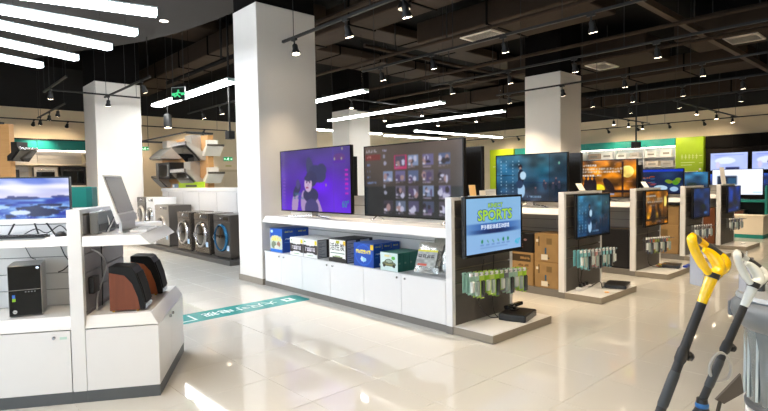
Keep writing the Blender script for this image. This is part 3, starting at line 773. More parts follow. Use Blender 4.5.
# small price cards on the stand corners
def price_card(label, x, y, z, rz, col, h=.13, lean=.25):
    t = thing('price_card', label, 'price card', (x, y, z), rz)
    BX(-.05, .05, -.03, .03, 0, .008).build('base', LGREYP, t)
    MB().box(-.05, .05, -.003, .003, 0, h, T(0, 0, .008) @ RX(-lean)).build('card', mat('card ' + col, col, .4), t)
price_card('cream price card with orange print, on the nearest stand end', -3.34, 4.30, 1.3405, PI / 2, 'f3c98a', .11, .15)
price_card('small white card beside the cream one on the nearest stand end', -3.34, 4.46, 1.3405, PI / 2, 'efe8dc', .05, .1)
price_card('small white leaning card on top of the second stand end', -3.34, 6.62, 1.3405, 1.2, 'f2ede4', .12, .7)
price_card('small white leaning card on top of the third stand end', -3.34, 8.75, 1.3405, 1.2, 'f2ede4', .12, .7)
price_card('tall white card on top of the farthest stand end', -3.34, 12.85, 1.3405, .9, 'f2ede4', .36, .2)

# ---- products on the shelf of the nearest stand
def pbox(name, label, cat, x0, w_, d, h_, y, z, front, side, body, group=None, nx=40, ny=32, rz=0):
    t = thing(name, label, cat, (x0, y, z), rz, group)
    BX(0, w_, 0, d, 0, h_).build('carton', body, t, bevel=.003)
    if front: paint('front_print', w_ - .004, h_ - .004, nx, ny, front, t, print_mat(), T(.002, -.0015, .002))
    if side: paint('side_print', d - .004, h_ - .004, nx, ny, side, t, print_mat(), T(w_ + .0015, .002, .002) @ RZ(PI / 2))
    return t
BLUEC = mat('blue carton', '1450a8', .4); WHC = mat('white carton', 'dcdcdc', .45); GRC = mat('green carton', '1f6658', .45); BLKC = mat('black carton', '17171a', .45)
def f_blueyellow(u, v, c):
    c[:] = (.10, .34, .72); rs = random.Random(1); ell(c, u, v, .5, .36, .6, .36, (.78, .82, .78)); ell(c, u, v, .3, .3, .2, .16, (.45, .5, .4)); ell(c, u, v, .7, .34, .14, .12, (.62, .42, .34)); ell(c, u, v, .55, .2, .2, .1, (.85, .85, .8))
    rect(c, u, v, 0, 1, 0, .12, (.1, .42, .80)); glyphs(c, u, v, .14, .94, .48, .70, 4, (.93, .86, .12), rs); ell(c, u, v, .15, .88, .1, .06, (.8, .9, .95)); return c
def s_blue(u, v, c):
    c[:] = (.08, .27, .62); rs = random.Random(4); glyphs(c, u, v, .2, .8, .84, .92, 6, (.8, .8, .25), rs); glyphs(c, u, v, .15, .85, .52, .6, 6, (.85, .9, .95), rs)
    for q in (.3, .36, .42, .68, .74): rect(c, u, v, .15, .5, q, q + .015, (.3, .5, .8))
    rect(c, u, v, .6, .85, .06, .16, (.8, .85, .9)); return c
def f_bw(u, v, c):
    c[:] = (.90, .90, .90); rect(c, u, v, 0, 1, .2, .68, (.20, .18, .19)); ell(c, u, v, .5, .74, .36, .1, (.9, .9, .9)); ell(c, u, v, .5, .14, .36, .12, (.9, .9, .9))
    rs = random.Random(2); glyphs(c, u, v, .14, .86, .34, .56, 5, (.88, .86, .9), rs); rect(c, u, v, .82, .97, .72, .95, (.92, .82, .15)); ell(c, u, v, .12, .85, .06, .05, (.4, .6, .3)); rect(c, u, v, .3, .7, .08, .12, (.45, .65, .3)); return c
def s_bw(u, v, c):
    c[:] = (.16, .15, .16); rect(c, u, v, .04, .74, .02, .96, (.66, .68, .72)); rs = random.Random(8); 
    for q in range(9): rect(c, u, v, .1, .3 + .35 * rs.random(), .1 + q * .09, .13 + q * .09, (.4, .42, .48))
    return c
def f_carbon(u, v, c):
    c[:] = (.18, .17, .16); rect(c, u, v, .05, .95, .12, .97, (.92, .93, .91)); ell(c, u, v, .5, .12, .5, .10, (.18, .17, .16)); rect(c, u, v, .1, .9, .36, .42, (.25, .42, .35)); rect(c, u, v, .42, .62, .82, .93, (.7, .7, .12)); rect(c, u, v, .82, .95, .76, .95, (.93, .78, .15)); ell(c, u, v, .5, .24, .3, .03, (.62, .68, .5)); return c
def f_shield(u, v, c):
    c[:] = (.07, .27, .64); ell(c, u, v, .5, .5, .44, .46, (.10, .36, .78)); ell(c, u, v, .5, .5, .38, .40, (.10, .30, .70)); rs = random.Random(6)
    glyphs(c, u, v, .12, .88, .55, .72, 6, (.94, .88, .12), rs); ell(c, u, v, .5, .3, .14, .1, (.62, .82, .98)); ell(c, u, v, .42, .33, .06, .1, (.8, .9, 1)); rect(c, u, v, .84, .99, .76, .98, (.95, .78, .12)); return c
def f_car(u, v, c):
    c[:] = (.80, .88, .87); ell(c, u, v, .5, .38, .40, .14, (.38, .42, .30)); ell(c, u, v, .5, .5, .24, .15, (.36, .40, .30)); ell(c, u, v, .5, .53, .18, .08, (.62, .68, .62)); rect(c, u, v, .22, .78, .30, .36, (.55, .52, .3))
    ell(c, u, v, .22, .28, .08, .09, (.12, .13, .1)); ell(c, u, v, .78, .28, .08, .09, (.12, .13, .1)); rs = random.Random(3); glyphs(c, u, v, .24, .66, .76, .88, 4, (.9, .8, .3), rs); ell(c, u, v, .75, .72, .1, .1, (.35, .72, .3)); return c
def s_car(u, v, c):
    c[:] = (.13, .40, .35); rect(c, u, v, 0, .03, 0, 1, (.2, .5, .45)); rect(c, u, v, .08, .4, .42, .5, (.4, .55, .5)); return c
zs = .5155
pbox('product_box', 'blue product box with yellow lettering, front of its pair', 'box', -6.80, .33, .22, .34, 3.955, zs, f_blueyellow, s_blue, BLUEC, 'blue boxes by the column')
pbox('product_box', 'blue product box mostly hidden behind another blue box', 'box', -6.80, .33, .22, .34, 4.185, zs, None, s_blue, BLUEC, 'blue boxes by the column')
for k, (x, y) in enumerate(((-6.26, 3.95), (-5.93, 3.95), (-6.26, 4.17), (-5.93, 4.17))):
    pbox('product_box', ('black and white product box, front left of its block', 'black and white product box, front right of its block', 'black and white product box, rear left of its block', 'black and white product box, rear right of its block')[k], 'box', x, .32, .20, .245, y, zs, f_bw, s_bw, WHC, 'black and white boxes')
c3 = pbox('product_box', 'white carbon box with large green and black characters, front', 'box', -5.36, .36, .20, .29, 3.95, zs, f_carbon, s_bw, BLKC, 'activated carbon boxes')
text('lettering', '活性炭', .10, mat('dark print', '2a2624', .5), c3, T(.18, -.002, .185) @ RX(PI / 2), .0002, 1, .001)
pbox('product_box', 'dark rear box behind the white carbon box', 'box', -5.36, .36, .22, .29, 4.155, zs, f_carbon, s_bw, BLKC, 'activated carbon boxes')
for k in range(3):
    pbox('product_box', ('blue shield box, front of its row', 'blue shield box, middle of its row', 'blue shield box, rear of its row')[k], 'box', -4.86, .36, .135, .275, 3.95 + k * .142, zs, f_shield, s_blue, BLUEC, 'blue shield boxes')
for k in range(4):
    pbox('product_box', 'green car care box, %s in its row' % ('front one', 'second', 'third', 'last')[k], 'box', -4.38, .285, .088, .205, 3.945 + k * .0905, zs, f_car if k == 0 else None, s_car, GRC, 'green car care boxes')
FOIL = mat('silver foil bag', 'b5b6b2', .22, .75, var=.25, scale=25, bump=.6)
def foil_bag(label, x, y, z, w_, h_, lean, rz, band):
    t = thing('foil_bag', label, 'bag', (x, y, z), rz)
    rs = random.Random(int(x * 1000) + int(lean * 100)); nx, ny = 10, 10; vs_ = []; fs_ = []
    for side in (-1, 1):
        for j in range(ny + 1):
            for i in range(nx + 1):
                a, b = i / nx, j / ny
                th = .036 * (math.sin(PI * a) ** .6) * (math.sin(PI * min(b * .92, 1)) ** .5) + .004
                th *= 1 + rs.uniform(-.25, .25)
                vs_.append(((a - .5) * w_ * (1 - .03 * math.sin(PI * b)), side * th, b * h_))
    n1 = (nx + 1) * (ny + 1)
    for j in range(ny):
        for i in range(nx):
            q = j * (nx + 1) + i
            fs_.append((q, q + 1, q + nx + 2, q + nx + 1)); fs_.append((n1 + q + nx + 1, n1 + q + nx + 2, n1 + q + 1, n1 + q))
    for i in range(nx): fs_.append((i, n1 + i, n1 + i + 1, i + 1)); q = ny * (nx + 1) + i; fs_.append((q, q + 1, n1 + q + 1, n1 + q))
    for j in range(ny): q = j * (nx + 1); fs_.append((q, q + nx + 1, n1 + q + nx + 1, n1 + q)); q += nx; fs_.append((q, n1 + q, n1 + q + nx + 1, q + nx + 1))
    mtx = RX(-lean)
    MB().add(vs_, fs_, mtx).build('bag_body', FOIL, t, smooth=True)
    if band:
        def f_lab(u, v, c):
            c[:] = (.56, .57, .55); c[:] *= (.8 + .4 * fnoise(u, v, 6, 3))[..., None]; rect(c, u, v, 0, 1, .86, 1, (.78, .76, .12)); r2 = random.Random(9); glyphs(c, u, v, .08, .92, .52, .72, 4, (.2, .2, .2), r2); rect(c, u, v, .1, .55, .06, .16, (.72, .25, .15)); return c
        paint('label_print', w_ * .8, h_ * .55, 30, 24, f_lab, t, print_mat(), mtx @ T(-w_ * .4, -.046, h_ * .18))
foil_bag('silver foil bag with a yellow band, front of its pile', -3.72, 3.985, zs + .03, .30, .33, .42, .2, True)
foil_bag('silver foil bag behind the yellow banded one', -3.60, 4.085, zs + .03, .28, .37, .36, .2, False)
foil_bag('topmost crumpled silver foil bag, against the white post', -3.55, 4.20, zs + .03, .24, .40, .3, .2, False)

# ---- cartons under the other stands
def f_carton(seed, txt=True):
    def f(u, v, c):
        c[:] = (.60, .48, .31); c[:] *= (.94 + .1 * fnoise(u, v, 5, seed))[..., None]; rs = random.Random(seed)
        if txt:
            rect(c, u, v, .16, .2, .55, .9, (.3, .24, .15)); rect(c, u, v, .5, .72, .62, .84, (.45, .36, .22)); rect(c, u, v, .06, .14, .7, .8, (.86, .84, .78)); rect(c, u, v, .28, .56, .06, .26, (.85, .83, .78)); rect(c, u, v, .42, .5, .28, .5, (.15, .32, .45)); rect(c, u, v, .56, .62, .1, .16, (.2, .2, .2))
        else:
            rect(c, u, v, .04, .96, .72, .94, (.26, .20, .13)); glyphs(c, u, v, .7, .92, .8, .87, 6, (.6, .48, .3), rs); rect(c, u, v, .28, .4, .82, .9, (.86, .84, .78)); glyphs(c, u, v, .66, .92, .58, .64, 6, (.42, .32, .18), rs); glyphs(c, u, v, .1, .4, .36, .4, 8, (.55, .42, .24), rs)
        return c
    return f
def f_avbox(u, v, c):
    c[:] = (.06, .05, .05); rs = random.Random(4)
    rect(c, u, v, .34, .54, .82, .98, (.78, .74, .66))
    for a in (.22, .5, .78): ell(c, u, v, a, .66, .05, .06, (.55, .4, .4))
    for q in range(3):
        for a in range(5): 
            if rs.random() < .8: ell(c, u, v, .14 + a * .17, .12 + q * .14, .05, .05, (.34 + rs.random() * .2, .3, .24))
    return c
def carton(label, x0, x1, y, d, z0, z1, fn, body=CARD, cat='carton'):
    t = thing('carton', label, cat, (x0, y, z0))
    BX(0, x1 - x0, 0, d, 0, z1 - z0).build('carton_body', body, t, bevel=.006)
    if fn: paint('front_print', x1 - x0 - .012, z1 - z0 - .012, 40, 40, fn, t, print_mat(), T(.006, -.0015, .006))
    BX(-.001, x1 - x0 + .001, d * .45, d * .55, z1 - z0, z1 - z0 + .0015).build('packing_tape', mat('packing tape', 'c09a5c', .3), t)
y2 = 6.12
carton('tall lower cardboard carton beside the second white post', -3.75, -3.40, y2, .36, .0905, .43, f_carton(3))
carton('upper cardboard carton beside the second white post', -3.75, -3.40, y2, .36, .434, .80, f_carton(5))
carton('large cardboard carton below the black receiver box', -4.42, -3.77, y2, .36, .0905, .53, f_carton(7, False))
carton('black receiver box on a cardboard carton', -4.28, -3.77, y2, .36, .534, .79, f_avbox, BLKC)
y3 = 8.27
carton('dark carton under the third stand counter', -4.2, -3.42, y3, .36, .0905, .70, None, BLKC)
carton('orange carton on the rear ledge of the second stand', -3.9, -3.42, 6.66, .36, .0905, .62, None, mat('orange carton', 'b55a20', .5))
carton('tan carton with white label under fourth stand counter', -4.1, -3.42, 10.44, .36, .0905, .62, f_carton(13), CARD)
carton('upper tan carton under fourth stand counter', -4.1, -3.42, 10.44, .36, .625, .98, f_carton(15), CARD)
carton('brown carton under the farthest stand counter', -4.0, -3.42, 12.56, .36, .0905, .85, None, mat('dark brown carton', '6b3d20', .5))

# ---- blister packs hanging on the stand ends
hook_me = MB().tube([(0, 0, 0), (.16, 0, 0), (.175, 0, .012)], .0035, 6).mesh('hook', SILVER)
def packs(k, y, cols, n, z, desc):
    for i in range(n):
        yy = y + .055 + i * (.91 / (n - 1)); c = cols[i % len(cols)]; hh = .18 + .03 * ((i * 7) % 3); zt = z - .005 * i
        t = thing('blister_pack', '%s, %s' % (desc[i % len(desc)], ['nearest the white post', 'second', 'third', 'fourth', 'fifth', 'sixth', 'seventh', 'eighth', 'ninth', 'tenth', 'eleventh', 'twelfth', 'last'][i] + (' in the hanging row' if i else ' in the hanging row')) + ' on stand end %s' % ('nearest', 'two', 'three', 'four', 'five')[k], 'blister pack', (-3.22, yy, zt), 0, 'packs hanging on the stand ends')
        inst('hook', hook_me, t, (-.015, 0, 0))
        for q in range(3 if k < 2 else 2):
            xx = .025 + q * .045
            cm = mat('pack ' + c, c, .35, var=.15, scale=30)
            m = MB().box(xx, xx + .004, -.029, .029, -hh, .018).build('backing_card', cm, t)
            if q == (2 if k < 2 else 1):
                m2 = MB().hexa([(xx + .004, -.023, -hh + .01), (xx + .026, -.018, -hh + .016), (xx + .026, .018, -hh + .016), (xx + .004, .023, -hh + .01),
                                (xx + .004, -.023, -.06), (xx + .026, -.018, -.068), (xx + .026, .018, -.068), (xx + .004, .023, -.06)])
                m2.build('blister', mat('blister ' + ['clear', 'misty', 'smoke'][i % 3], ['d6dcd8', 'a3b3ac', '33363a'][i % 3], .15, coat=.5), t)
                BX(xx - .004, xx + .012, -.03, .002, -.012, .022).build('price_tag', WHITEP, t)
packs(0, 3.906, ['9fc4b8', 'a9cdc0', 'bfe05a', '9ad025', 'c8e070', 'a5d83a', '8fb83a', '6b7080'], 12, .60, ['pale green blister pack', 'mint blister pack', 'lime blister pack'])
packs(1, 6.07, ['7fc4cf', '8fd0d6', '7ab8c8', 'b8c4c8', 'c88a8a', '8a8f98'], 10, .60, ['pale cyan blister pack', 'cyan blister pack'])
packs(2, 8.21, ['4a4d52', '6c7076', '4a5a7a', 'd0562c', '9aa83c', '7f9a3a'], 11, .58, ['dark blister pack', 'grey blister pack'])
packs(3, 10.37, ['6a6e74', 'a4a7aa', '5a5f66', 'b4b6b8'], 8, .62, ['grey blister pack', 'silver blister pack'])
packs(4, 12.49, ['8a8c86', '5a5d60', 'c2c2ba', '3f66b0'], 8, .62, ['pale blister pack', 'dark small blister pack'])

# ---- consoles and clutter on the platforms
zp = .0825
t = thing('game_console', 'black game console on the nearest platform', 'console', (-3.03, 4.62, zp), .25)
BX(-.14, .14, -.18, .18, 0, .07).build('case', BLACK, t, bevel=.012)
BX(.135, .143, -.17, .17, .006, .062).build('front_panel', BEZ, t)
t = thing('motion_sensor_bar', 'black sensor bar lying on the game console', 'sensor bar', (-3.07, 4.62, zp + .0705), .02)
BX(-.03, .03, -.04, .04, 0, .012).build('foot', BLACK, t, bevel=.003); BX(-.012, .012, -.012, .012, .012, .035).build('neck', BLACK, t)
MB().box(-.03, .03, -.14, .14, .035, .072, RY(-.15)).build('bar', BEZ, t, bevel=.01)
MB().box(.029, .032, -.05, -.02, .045, .06, RY(-.15)).build('lens', SILVER, t)
def player(label, x, y, rz, w_=.30, d=.22, h_=.05, m=BLACK):
    t = thing('disc_player', label, 'disc player', (x, y, zp), rz)
    BX(-d / 2, d / 2, -w_ / 2, w_ / 2, .006, h_).build('case', m, t, bevel=.004)
    BX(d / 2 - .001, d / 2 + .003, -w_ / 2 + .01, w_ / 2 - .01, .012, h_ - .006).build('front_panel', BEZ, t)
    for sx in (-1, 1):
        for sy in (-1, 1): BX(sx * d * .4 - .01, sx * d * .4 + .01, sy * w_ * .4 - .01, sy * w_ * .4 + .01, 0, .006).build('foot', BLACKM, t)
player('black disc player on the second platform', -2.98, 6.86, .25, .36, .26)
BX_ = tag(MB().lathe([(.028, 0), (.03, .004), (.028, .008)], 14, T(-2.92, 6.42, zp)).build('orange_disc', mat('orange paper', 'e0a860', .6), smooth=True), 'small orange disc lying on the second platform', 'disc')
t = thing('power_strip', 'white power strip with black plugs on the second platform', 'power strip', (-3.22, 6.30, zp), .1)
BX(-.04, .04, -.02, .32, 0, .035).build('body', WHITEP, t, bevel=.006)
for q in range(3): BX(-.02, .02, .03 + q * .1, .07 + q * .1, .035, .08).build('plug', BLACK, t, bevel=.004)
player('dark player with a blue corner on the third platform', -3.03, 8.96, .2, .34, .24)
tag(BX(-.03, .03, -.12, .12, 0, .03).build('blue_case', mat('blue plastic', '1e3fae', .3), loc=(-2.86, 9.14, zp)), 'small blue case beside the player on the third platform', 'case')
t = thing('remote_bundle', 'small red and green cable bundle on the third platform', 'cables', (-3.18, 8.85, zp))
for q, c in enumerate(('b84a2c', '4f8a3a', 'caa02c')):
    MB().tube([(.05 * math.cos(a) + .02 * q, .06 * math.sin(a), .02 + .012 * q + .01 * math.sin(2 * a)) for a in np.linspace(0, 2 * PI, 14)[:-1]], .007, 6, closed=True).build('cable', mat('cable ' + c, c, .4), t, smooth=True)
tag(MB().lathe([(.05, 0), (.05, .02), (.03, .03)], 16, T(-3.0, 12.95, zp)).build('white_puck', WHITEP, smooth=True), 'small white disc shaped gadget on the farthest platform', 'gadget')
def cable(label, pts, r=.005, m=BLACK, name='cable'):
    P_ = [Vector(p) for p in pts]; out = []
    for i in range(len(P_) - 1):
        p0 = P_[max(i - 1, 0)]; p1 = P_[i]; p2 = P_[i + 1]; p3 = P_[min(i + 2, len(P_) - 1)]
        for k in range(6):
            s = k / 6
            out.append(.5 * ((2 * p1) + (p2 - p0) * s + (2 * p0 - 5 * p1 + 4 * p2 - p3) * s * s + (3 * p1 - p0 - 3 * p2 + p3) * s ** 3))
    out.append(P_[-1])
    return tag(MB().tube(out, r, 6).build(name, m, smooth=True), label, 'cable')
cable('black cable hanging behind the nearest end television down to the console', [(-3.27, 4.55, .72), (-3.26, 4.52, .45), (-3.25, 4.5, .2), (-3.2, 4.5, .09), (-3.12, 4.55, .09)])
cable('black looped cable hanging left of the console', [(-3.27, 4.38, .70), (-3.26, 4.30, .45), (-3.26, 4.28, .25), (-3.22, 4.4, .10), (-3.14, 4.5, .095)])
cable('black cables looping on the second platform', [(-3.24, 6.5, .5), (-3.25, 6.4, .2), (-3.2, 6.5, .1), (-3.12, 6.65, .16), (-3.06, 6.6, .1), (-3.1, 6.75, .1)])
cable('black cable hanging on the second stand end', [(-3.26, 6.36, .72), (-3.255, 6.34, .4), (-3.245, 6.33, .2), (-3.21, 6.36, .17)])
cable('black cable on the third stand end', [(-3.26, 8.6, .72), (-3.255, 8.55, .4), (-3.24, 8.6, .15), (-3.15, 8.75, .09), (-3.08, 8.9, .1)])
cable('pale cable hanging under the second stand counter', [(-3.62, 6.54, 1.04), (-3.66, 6.53, .95), (-3.64, 6.52, .86), (-3.6, 6.5, .805)], .004, LGREYP)
# ================================================================== COMPUTER GONDOLA (left, turned)
TH = math.atan2(.861, .508); AX, AY = -3.819, 1.304
def GL(x, y, z=0): 
    return (AX + x * math.cos(TH) - y * math.sin(TH), AY + x * math.sin(TH) + y * math.cos(TH), z)
g = thing('computer_gondola', 'white computer display gondola with dark grey plinth, at left', 'display stand', GL(0, 0), TH)
LX, DY = -2.1, 1.02
BX(-.477, -.002, .002, DY, 0, .08).build('plinth', DGREYK, g)
BX(-.566, -.478, .002, DY, 0, .08).build('plinth', DGREYK, g)
BX(LX, -.567, .002, DY, 0, .08).build('plinth', DGREYK, g)
BX(-.475, -.02, .02, DY, .082, .505).build('cabinet_body', WHITE, g)
BX(LX, -.57, .02, DY, .082, .505).build('cabinet_body', WHITE, g)
BX(-.475, -.001, .0, .018, .082, .512).build('end_panel', WHITE, g, bevel=.002)
for a, b in ((.02, .463), (.467, DY)):
    d = BX(-.018, -.001, a, b, .082, .512).build('door', WHITE, g, bevel=.002)
    ky = b - .05 if a < .1 else a + .05
    MB().lathe([(.012, 0), (.012, .012), (.008, .016)], 12, T(-.001, ky, .475) @ RY(PI / 2)).build('lock', SILVER, d)
for a, b in ((-1.2, -.572), (LX, -1.206)):
    d = BX(a, b, .0, .018, .082, .512).build('door', WHITE, g, bevel=.002)
    MB().lathe([(.011, 0), (.011, .012), (.008, .016)], 12, T(b - .1, 0, .47) @ RX(PI / 2)).build('lock', SILVER, d)
    if b > -1: BX(b - .065, b - .02, -.0015, 0, .455, .472).build('sticker', mat('pale green sticker', 'b9d6cc', .5), d)
def cslab(x0, x1, y0, y1, z0, z1, cr, cf, name):
    MB().hexa([(x0, y0, z0), (x1, y0, z0), (x1, y1, z0), (x0, y1, z0), (x0, y0 + cf, z1), (x1 - cr, y0 + cf, z1), (x1 - cr, y1, z1), (x0, y1, z1)]).build(name, WHITE2, g)
cslab(-.475, .0, .0, DY, .52, .602, .055, .035, 'worktop')
cslab(LX, -.569, .0, .45, .52, .602, 0, .05, 'worktop')
BX(LX, -.569, .45, DY, .51, .602).build('rear_worktop', WHITE2, g)
cslab(-.475, -.035, .0, .95, 1.09, 1.16, .07, .01, 'upper_shelf')
cslab(LX, -.569, .0, .43, 1.10, 1.16, 0, .04, 'upper_shelf')
BX(-.566, -.478, 0, .05, .08, 1.345).build('divider_post', WHITE, g, bevel=.003)
BX(-.566, -.478, .05, DY, 1.315, 1.345).build('top_cap', WHITE, g)
BX(-.555, -.492, .05, DY, .08, 1.315).build('wall_core', mat('slat groove lit', '857b6b', .6), g)
gs = BX(-.008, .008, .052, DY, 0, .128).mesh('slat', mat('mid grey slatwall', '858286', .5))
for k in range(9): inst('slat', gs, g, (-.486, 0, .085 + k * .1355))
gw = BX(LX, -.57, -.008, .008, 0, .118).mesh('slat', WSLAT)
BX(LX, -.57, .464, .478, .602, 1.34).build('wall_core', mat('slat groove grey', '6e6d6b', .6), g)
for k in range(6): inst('slat', gw, g, (0, .455, .606 + k * .124))
# tags on the sloping edges
BX(-.001, .001, 0, .11, 0, .055).build('shelf_tag', mat('pale tag', 'd8d4bc', .5), g).matrix_local = T(-.026, .10, .526) @ RY(-.6)
# ---- things on the gondola
t = thing('desktop_monitor', 'thin monitor with a blue seascape picture', 'monitor', GL(-.845, .11, 1.1605), TH)
w2 = .275
BX(-w2, w2, .003, .03, .095, .415).build('back_shell', BLACK, t, bevel=.004)
m = MB(); m.box(-w2, w2, -.004, .003, .405, .415); m.box(-w2, -w2 + .008, -.004, .003, .125, .405); m.box(w2 - .008, w2, -.004, .003, .125, .405); m.build('bezel', BEZ, t)
BX(-w2, w2, -.006, .003, .095, .125).build('chin', WHITEP, t)
paint('screen', 2 * w2 - .016, .28, 120, 66, scr_sea, t, screen_mat(strength=1.0), T(-w2 + .008, -.001, .125))
for sx in (-1, 1): MB().tube([(sx * .04, .03, .2), (sx * .15, .05, .004)], .006, 8).build('stand_leg', BLACK, t)
MB().tube([(-.0, .03, .2), (-.0, .16, .004)], .006, 8).build('stand_leg', BLACK, t)
def keyboard(label, loc, rz, w_, d, m, km):
    t = thing('keyboard', label, 'keyboard', loc, rz)
    BX(-w_ / 2, w_ / 2, -d / 2, d / 2, 0, .014).build('base', m, t, bevel=.004)
    kk = BX(-.0075, .0075, -.0075, .0075, 0, .006).mesh('key', km)
    nx, ny = int((w_ - .02) / .019), int((d - .02) / .019)
    for i in range(nx):
        for j in range(ny): inst('key', kk, t, (-(nx - 1) * .0095 + i * .019, -(ny - 1) * .0095 + j * .019, .014))
keyboard('black keyboard lying before the seascape monitor', GL(-.92, .07, 1.1605), TH, .42, .10, BLACK, BLACKM)
t = thing('computer_mouse', 'black mouse right of the black keyboard', 'mouse', GL(-.63, .075, 1.1605), TH + .3)
MB().lathe([(.034, 0), (.036, .008), (.030, .022), (.016, .032), (.004, .035)], 18, Matrix.Diagonal((1, .72, 1, 1))).build('shell', BLACK, t, smooth=True)
MB().lathe([(.006, -.003), (.006, .003)], 10, T(.018, 0, .031) @ RX(PI / 2)).build('wheel', GREYP, t)
t = thing('computer_tower', 'black computer tower with silver sides below the monitor', 'computer', GL(-.885, .115, .6025), TH + .27)
BX(-.10, .10, .012, .285, .004, .36).build('case', mat('silver grey case', 'b4b2b0', .35, .3), t, bevel=.006)
BX(-.095, .095, .0, .012, .01, .355).build('front_panel', BEZ, t, bevel=.003)
BX(-.095, .095, -.001, .0, .188, .192).build('trim_line', SILVER, t)
BX(-.075, -.058, -.0015, 0, .135, .158).build('sticker', mat('blue sticker', '3a6fd0', .4), t)
BX(-.075, -.056, -.0015, 0, .112, .134).build('sticker', mat('green sticker', '8fc832', .4), t)
MB().lathe([(.013, 0), (.013, .0015)], 18, T(-.062, 0, .04) @ RX(PI / 2)).build('round_emblem', LGREYP, t)
text('emblem_letters', 'hp', .018, BLACK, t, T(-.062, -.0018, .041) @ RX(PI / 2), .0002)
for q in range(4): BX(.0 + q * .018, .008 + q * .018, -.0015, 0, .172, .178).build('port', GREYP, t)
BX(.07, .085, -.0015, 0, .335, .345).build('power_light', mat('lit power light', 'ffffff', .3, emit='cfe0ff', es=1.5), t)
for sx in (-.07, .07): BX(sx - .015, sx + .015, .04, .26, 0, .004).build('foot', BLACKM, t)
# all-in-one computer facing the aisle (+x of the gondola), tilted back
t = thing('all_in_one_computer', 'white all-in-one computer tilted back with a dark grey screen', 'computer', GL(-.29, .38, 1.1605), TH)
TM = T(.03, 0, .075) @ RY(-.30)
MB().box(-.03, .0, -.235, .235, 0, .37, TM).build('shell', WHITEP, t, bevel=.006)
MB().box(.0, .004, -.215, .215, .075, .352, TM).build('screen', mat('switched off grey screen', '7d7a7c', .25, var=.03), t)
MB().box(.0, .005, -.235, .235, .0, .06, TM).build('speaker_bar', LGREYP, t)
MB().box(-.05, -.03, -.16, .16, .05, .28, TM).build('rear_bulge', GREYP, t, bevel=.01)
MB().tube([(-.09, -.15, .006), (-.01, -.15, .16), (-.03, -.15, .22)], .008, 8).build('stand_wire', SILVER, t, smooth=True)
MB().tube([(-.09, .15, .006), (-.01, .15, .16), (-.03, .15, .22)], .008, 8).build('stand_wire', SILVER, t, smooth=True)
MB().box(.0, .035, -.20, .20, 0, .012).build('front_foot', WHITEP, t, bevel=.004)
MB().box(.005, .025, -.19, .19, .012, .085).build('front_support', LGREYP, t)
keyboard('white keyboard in front of the all-in-one computer', GL(-.165, .42, 1.1605), TH + PI / 2, .36, .12, WHITEP, LGREYP)
t = thing('drawing_tablet', 'small white tray at the far end of the upper shelf', 'tray', GL(-.24, .86, 1.1605), TH + .2)
BX(-.12, .12, -.09, .09, 0, .03).build('body', WHITEP, t, bevel=.006); BX(-.1, .1, -.07, .07, .03, .034).build('pad', LGREYP, t)
t = thing('document_scanner', 'dark grey device against the divider behind the all-in-one', 'scanner', GL(-.455, .10, 1.1605), TH)
BX(-.005, .05, .02, .45, 0, .16).build('case', mat('slate plastic', '6d7173', .4), t, bevel=.008); BX(.05, .054, .05, .42, .02, .07).build('paper_slot', BLACK, t)
t = thing('teal_box', 'flat teal box standing behind the seascape monitor', 'box', GL(-.66, .50, 1.1605), TH)
t.location = GL(-.66, .62, .6025)
BX(-.16, .07, 0, .14, 0, .90).build('carton', TEAL, t, bevel=.004); BX(.03, .071, -.001, .0, .7, .89).build('spine_label', mat('dark teal print', '0b6a68', .5), t)
def speaker(label, x, y, mw, group):
    t = thing('bookshelf_speaker', label, 'speaker', GL(x, y, .6025), TH, group)
    # profile in (x along the gondola, z): sloping front towards +x
    side = [(0, .012), (.20, .012), (.185, .10), (.15, .20), (.10, .262), (0, .285)]
    MB().prism(side, .004, .196, 'y').build('wooden_body', mw, t)
    blk = [(0, .285), (.10, .262), (.15, .20), (.185, .10), (.20, .012), (.235, .012), (.235, .05), (.215, .16), (.18, .27), (.155, .312), (.13, .325), (0, .330)]
    MB().prism(blk, .0, .2, 'y').build('black_wrap', mat('satin black shell', '0f0f10', .55, spec=.3), t, bevel=.004)
    MB().prism([(.2345, .06), (.242, .06), (.222, .165), (.187, .275), (.180, .27), (.2145, .16)], .012, .188, 'y').build('grille', mat('black speaker cloth', '0c0c0d', .9), t)
    MB().prism([(.2345, .016), (.241, .016), (.241, .05), (.2345, .05)], .012, .188, 'y').build('chrome_plate', SILVER, t)
    for a, b in ((.02, .02), (.18, .02), (.02, .18), (.18, .18)): MB().lathe([(.01, 0), (.01, .012)], 10, T(a, b, 0)).build('foot', mat('brass foot', 'b08a3c', .3, 1.), t)
speaker('walnut and black speaker in front, under the white shelf', -.335, .075, WALNUT, 'wooden speakers')
speaker('orange brown and black speaker, behind the front one', -.325, .62, ORANGE_W, 'wooden speakers')
t = thing('power_adapter', 'black power adapter on the grey slat wall', 'adapter', GL(-.4775, .10, .74), TH)
BX(0, .04, 0, .12, 0, .12).build('case', BLACK, t, bevel=.006); BX(.0, .012, .12, .16, .02, .1).build('plug', BLACK, t)
def gcable(label, pts, r=.004, m=BLACK): cable(label, [GL(*p) for p in pts], r, m)
gcable('pale cable bundle looping beside the front speaker', [(-.46, .12, 1.06), (-.45, .3, 1.0), (-.45, .42, .9), (-.45, .3, .78), (-.45, .2, .70), (-.44, .15, .613)], .006, LGREYP)
gcable('black cable hanging behind the front speaker', [(-.465, .38, 1.08), (-.46, .36, .95), (-.455, .34, .75), (-.45, .3, .612)])
gcable('black cable beside the computer tower', [(-.76, .40, 1.09), (-.73, .40, 1.0), (-.70, .41, .93), (-.74, .42, .88), (-.785, .43, .86)])
gcable('thin dark cable left above the computer tower', [(-1.0, .40, 1.09), (-.98, .42, 1.02), (-.96, .42, .98), (-.93, .42, .965)], .003)
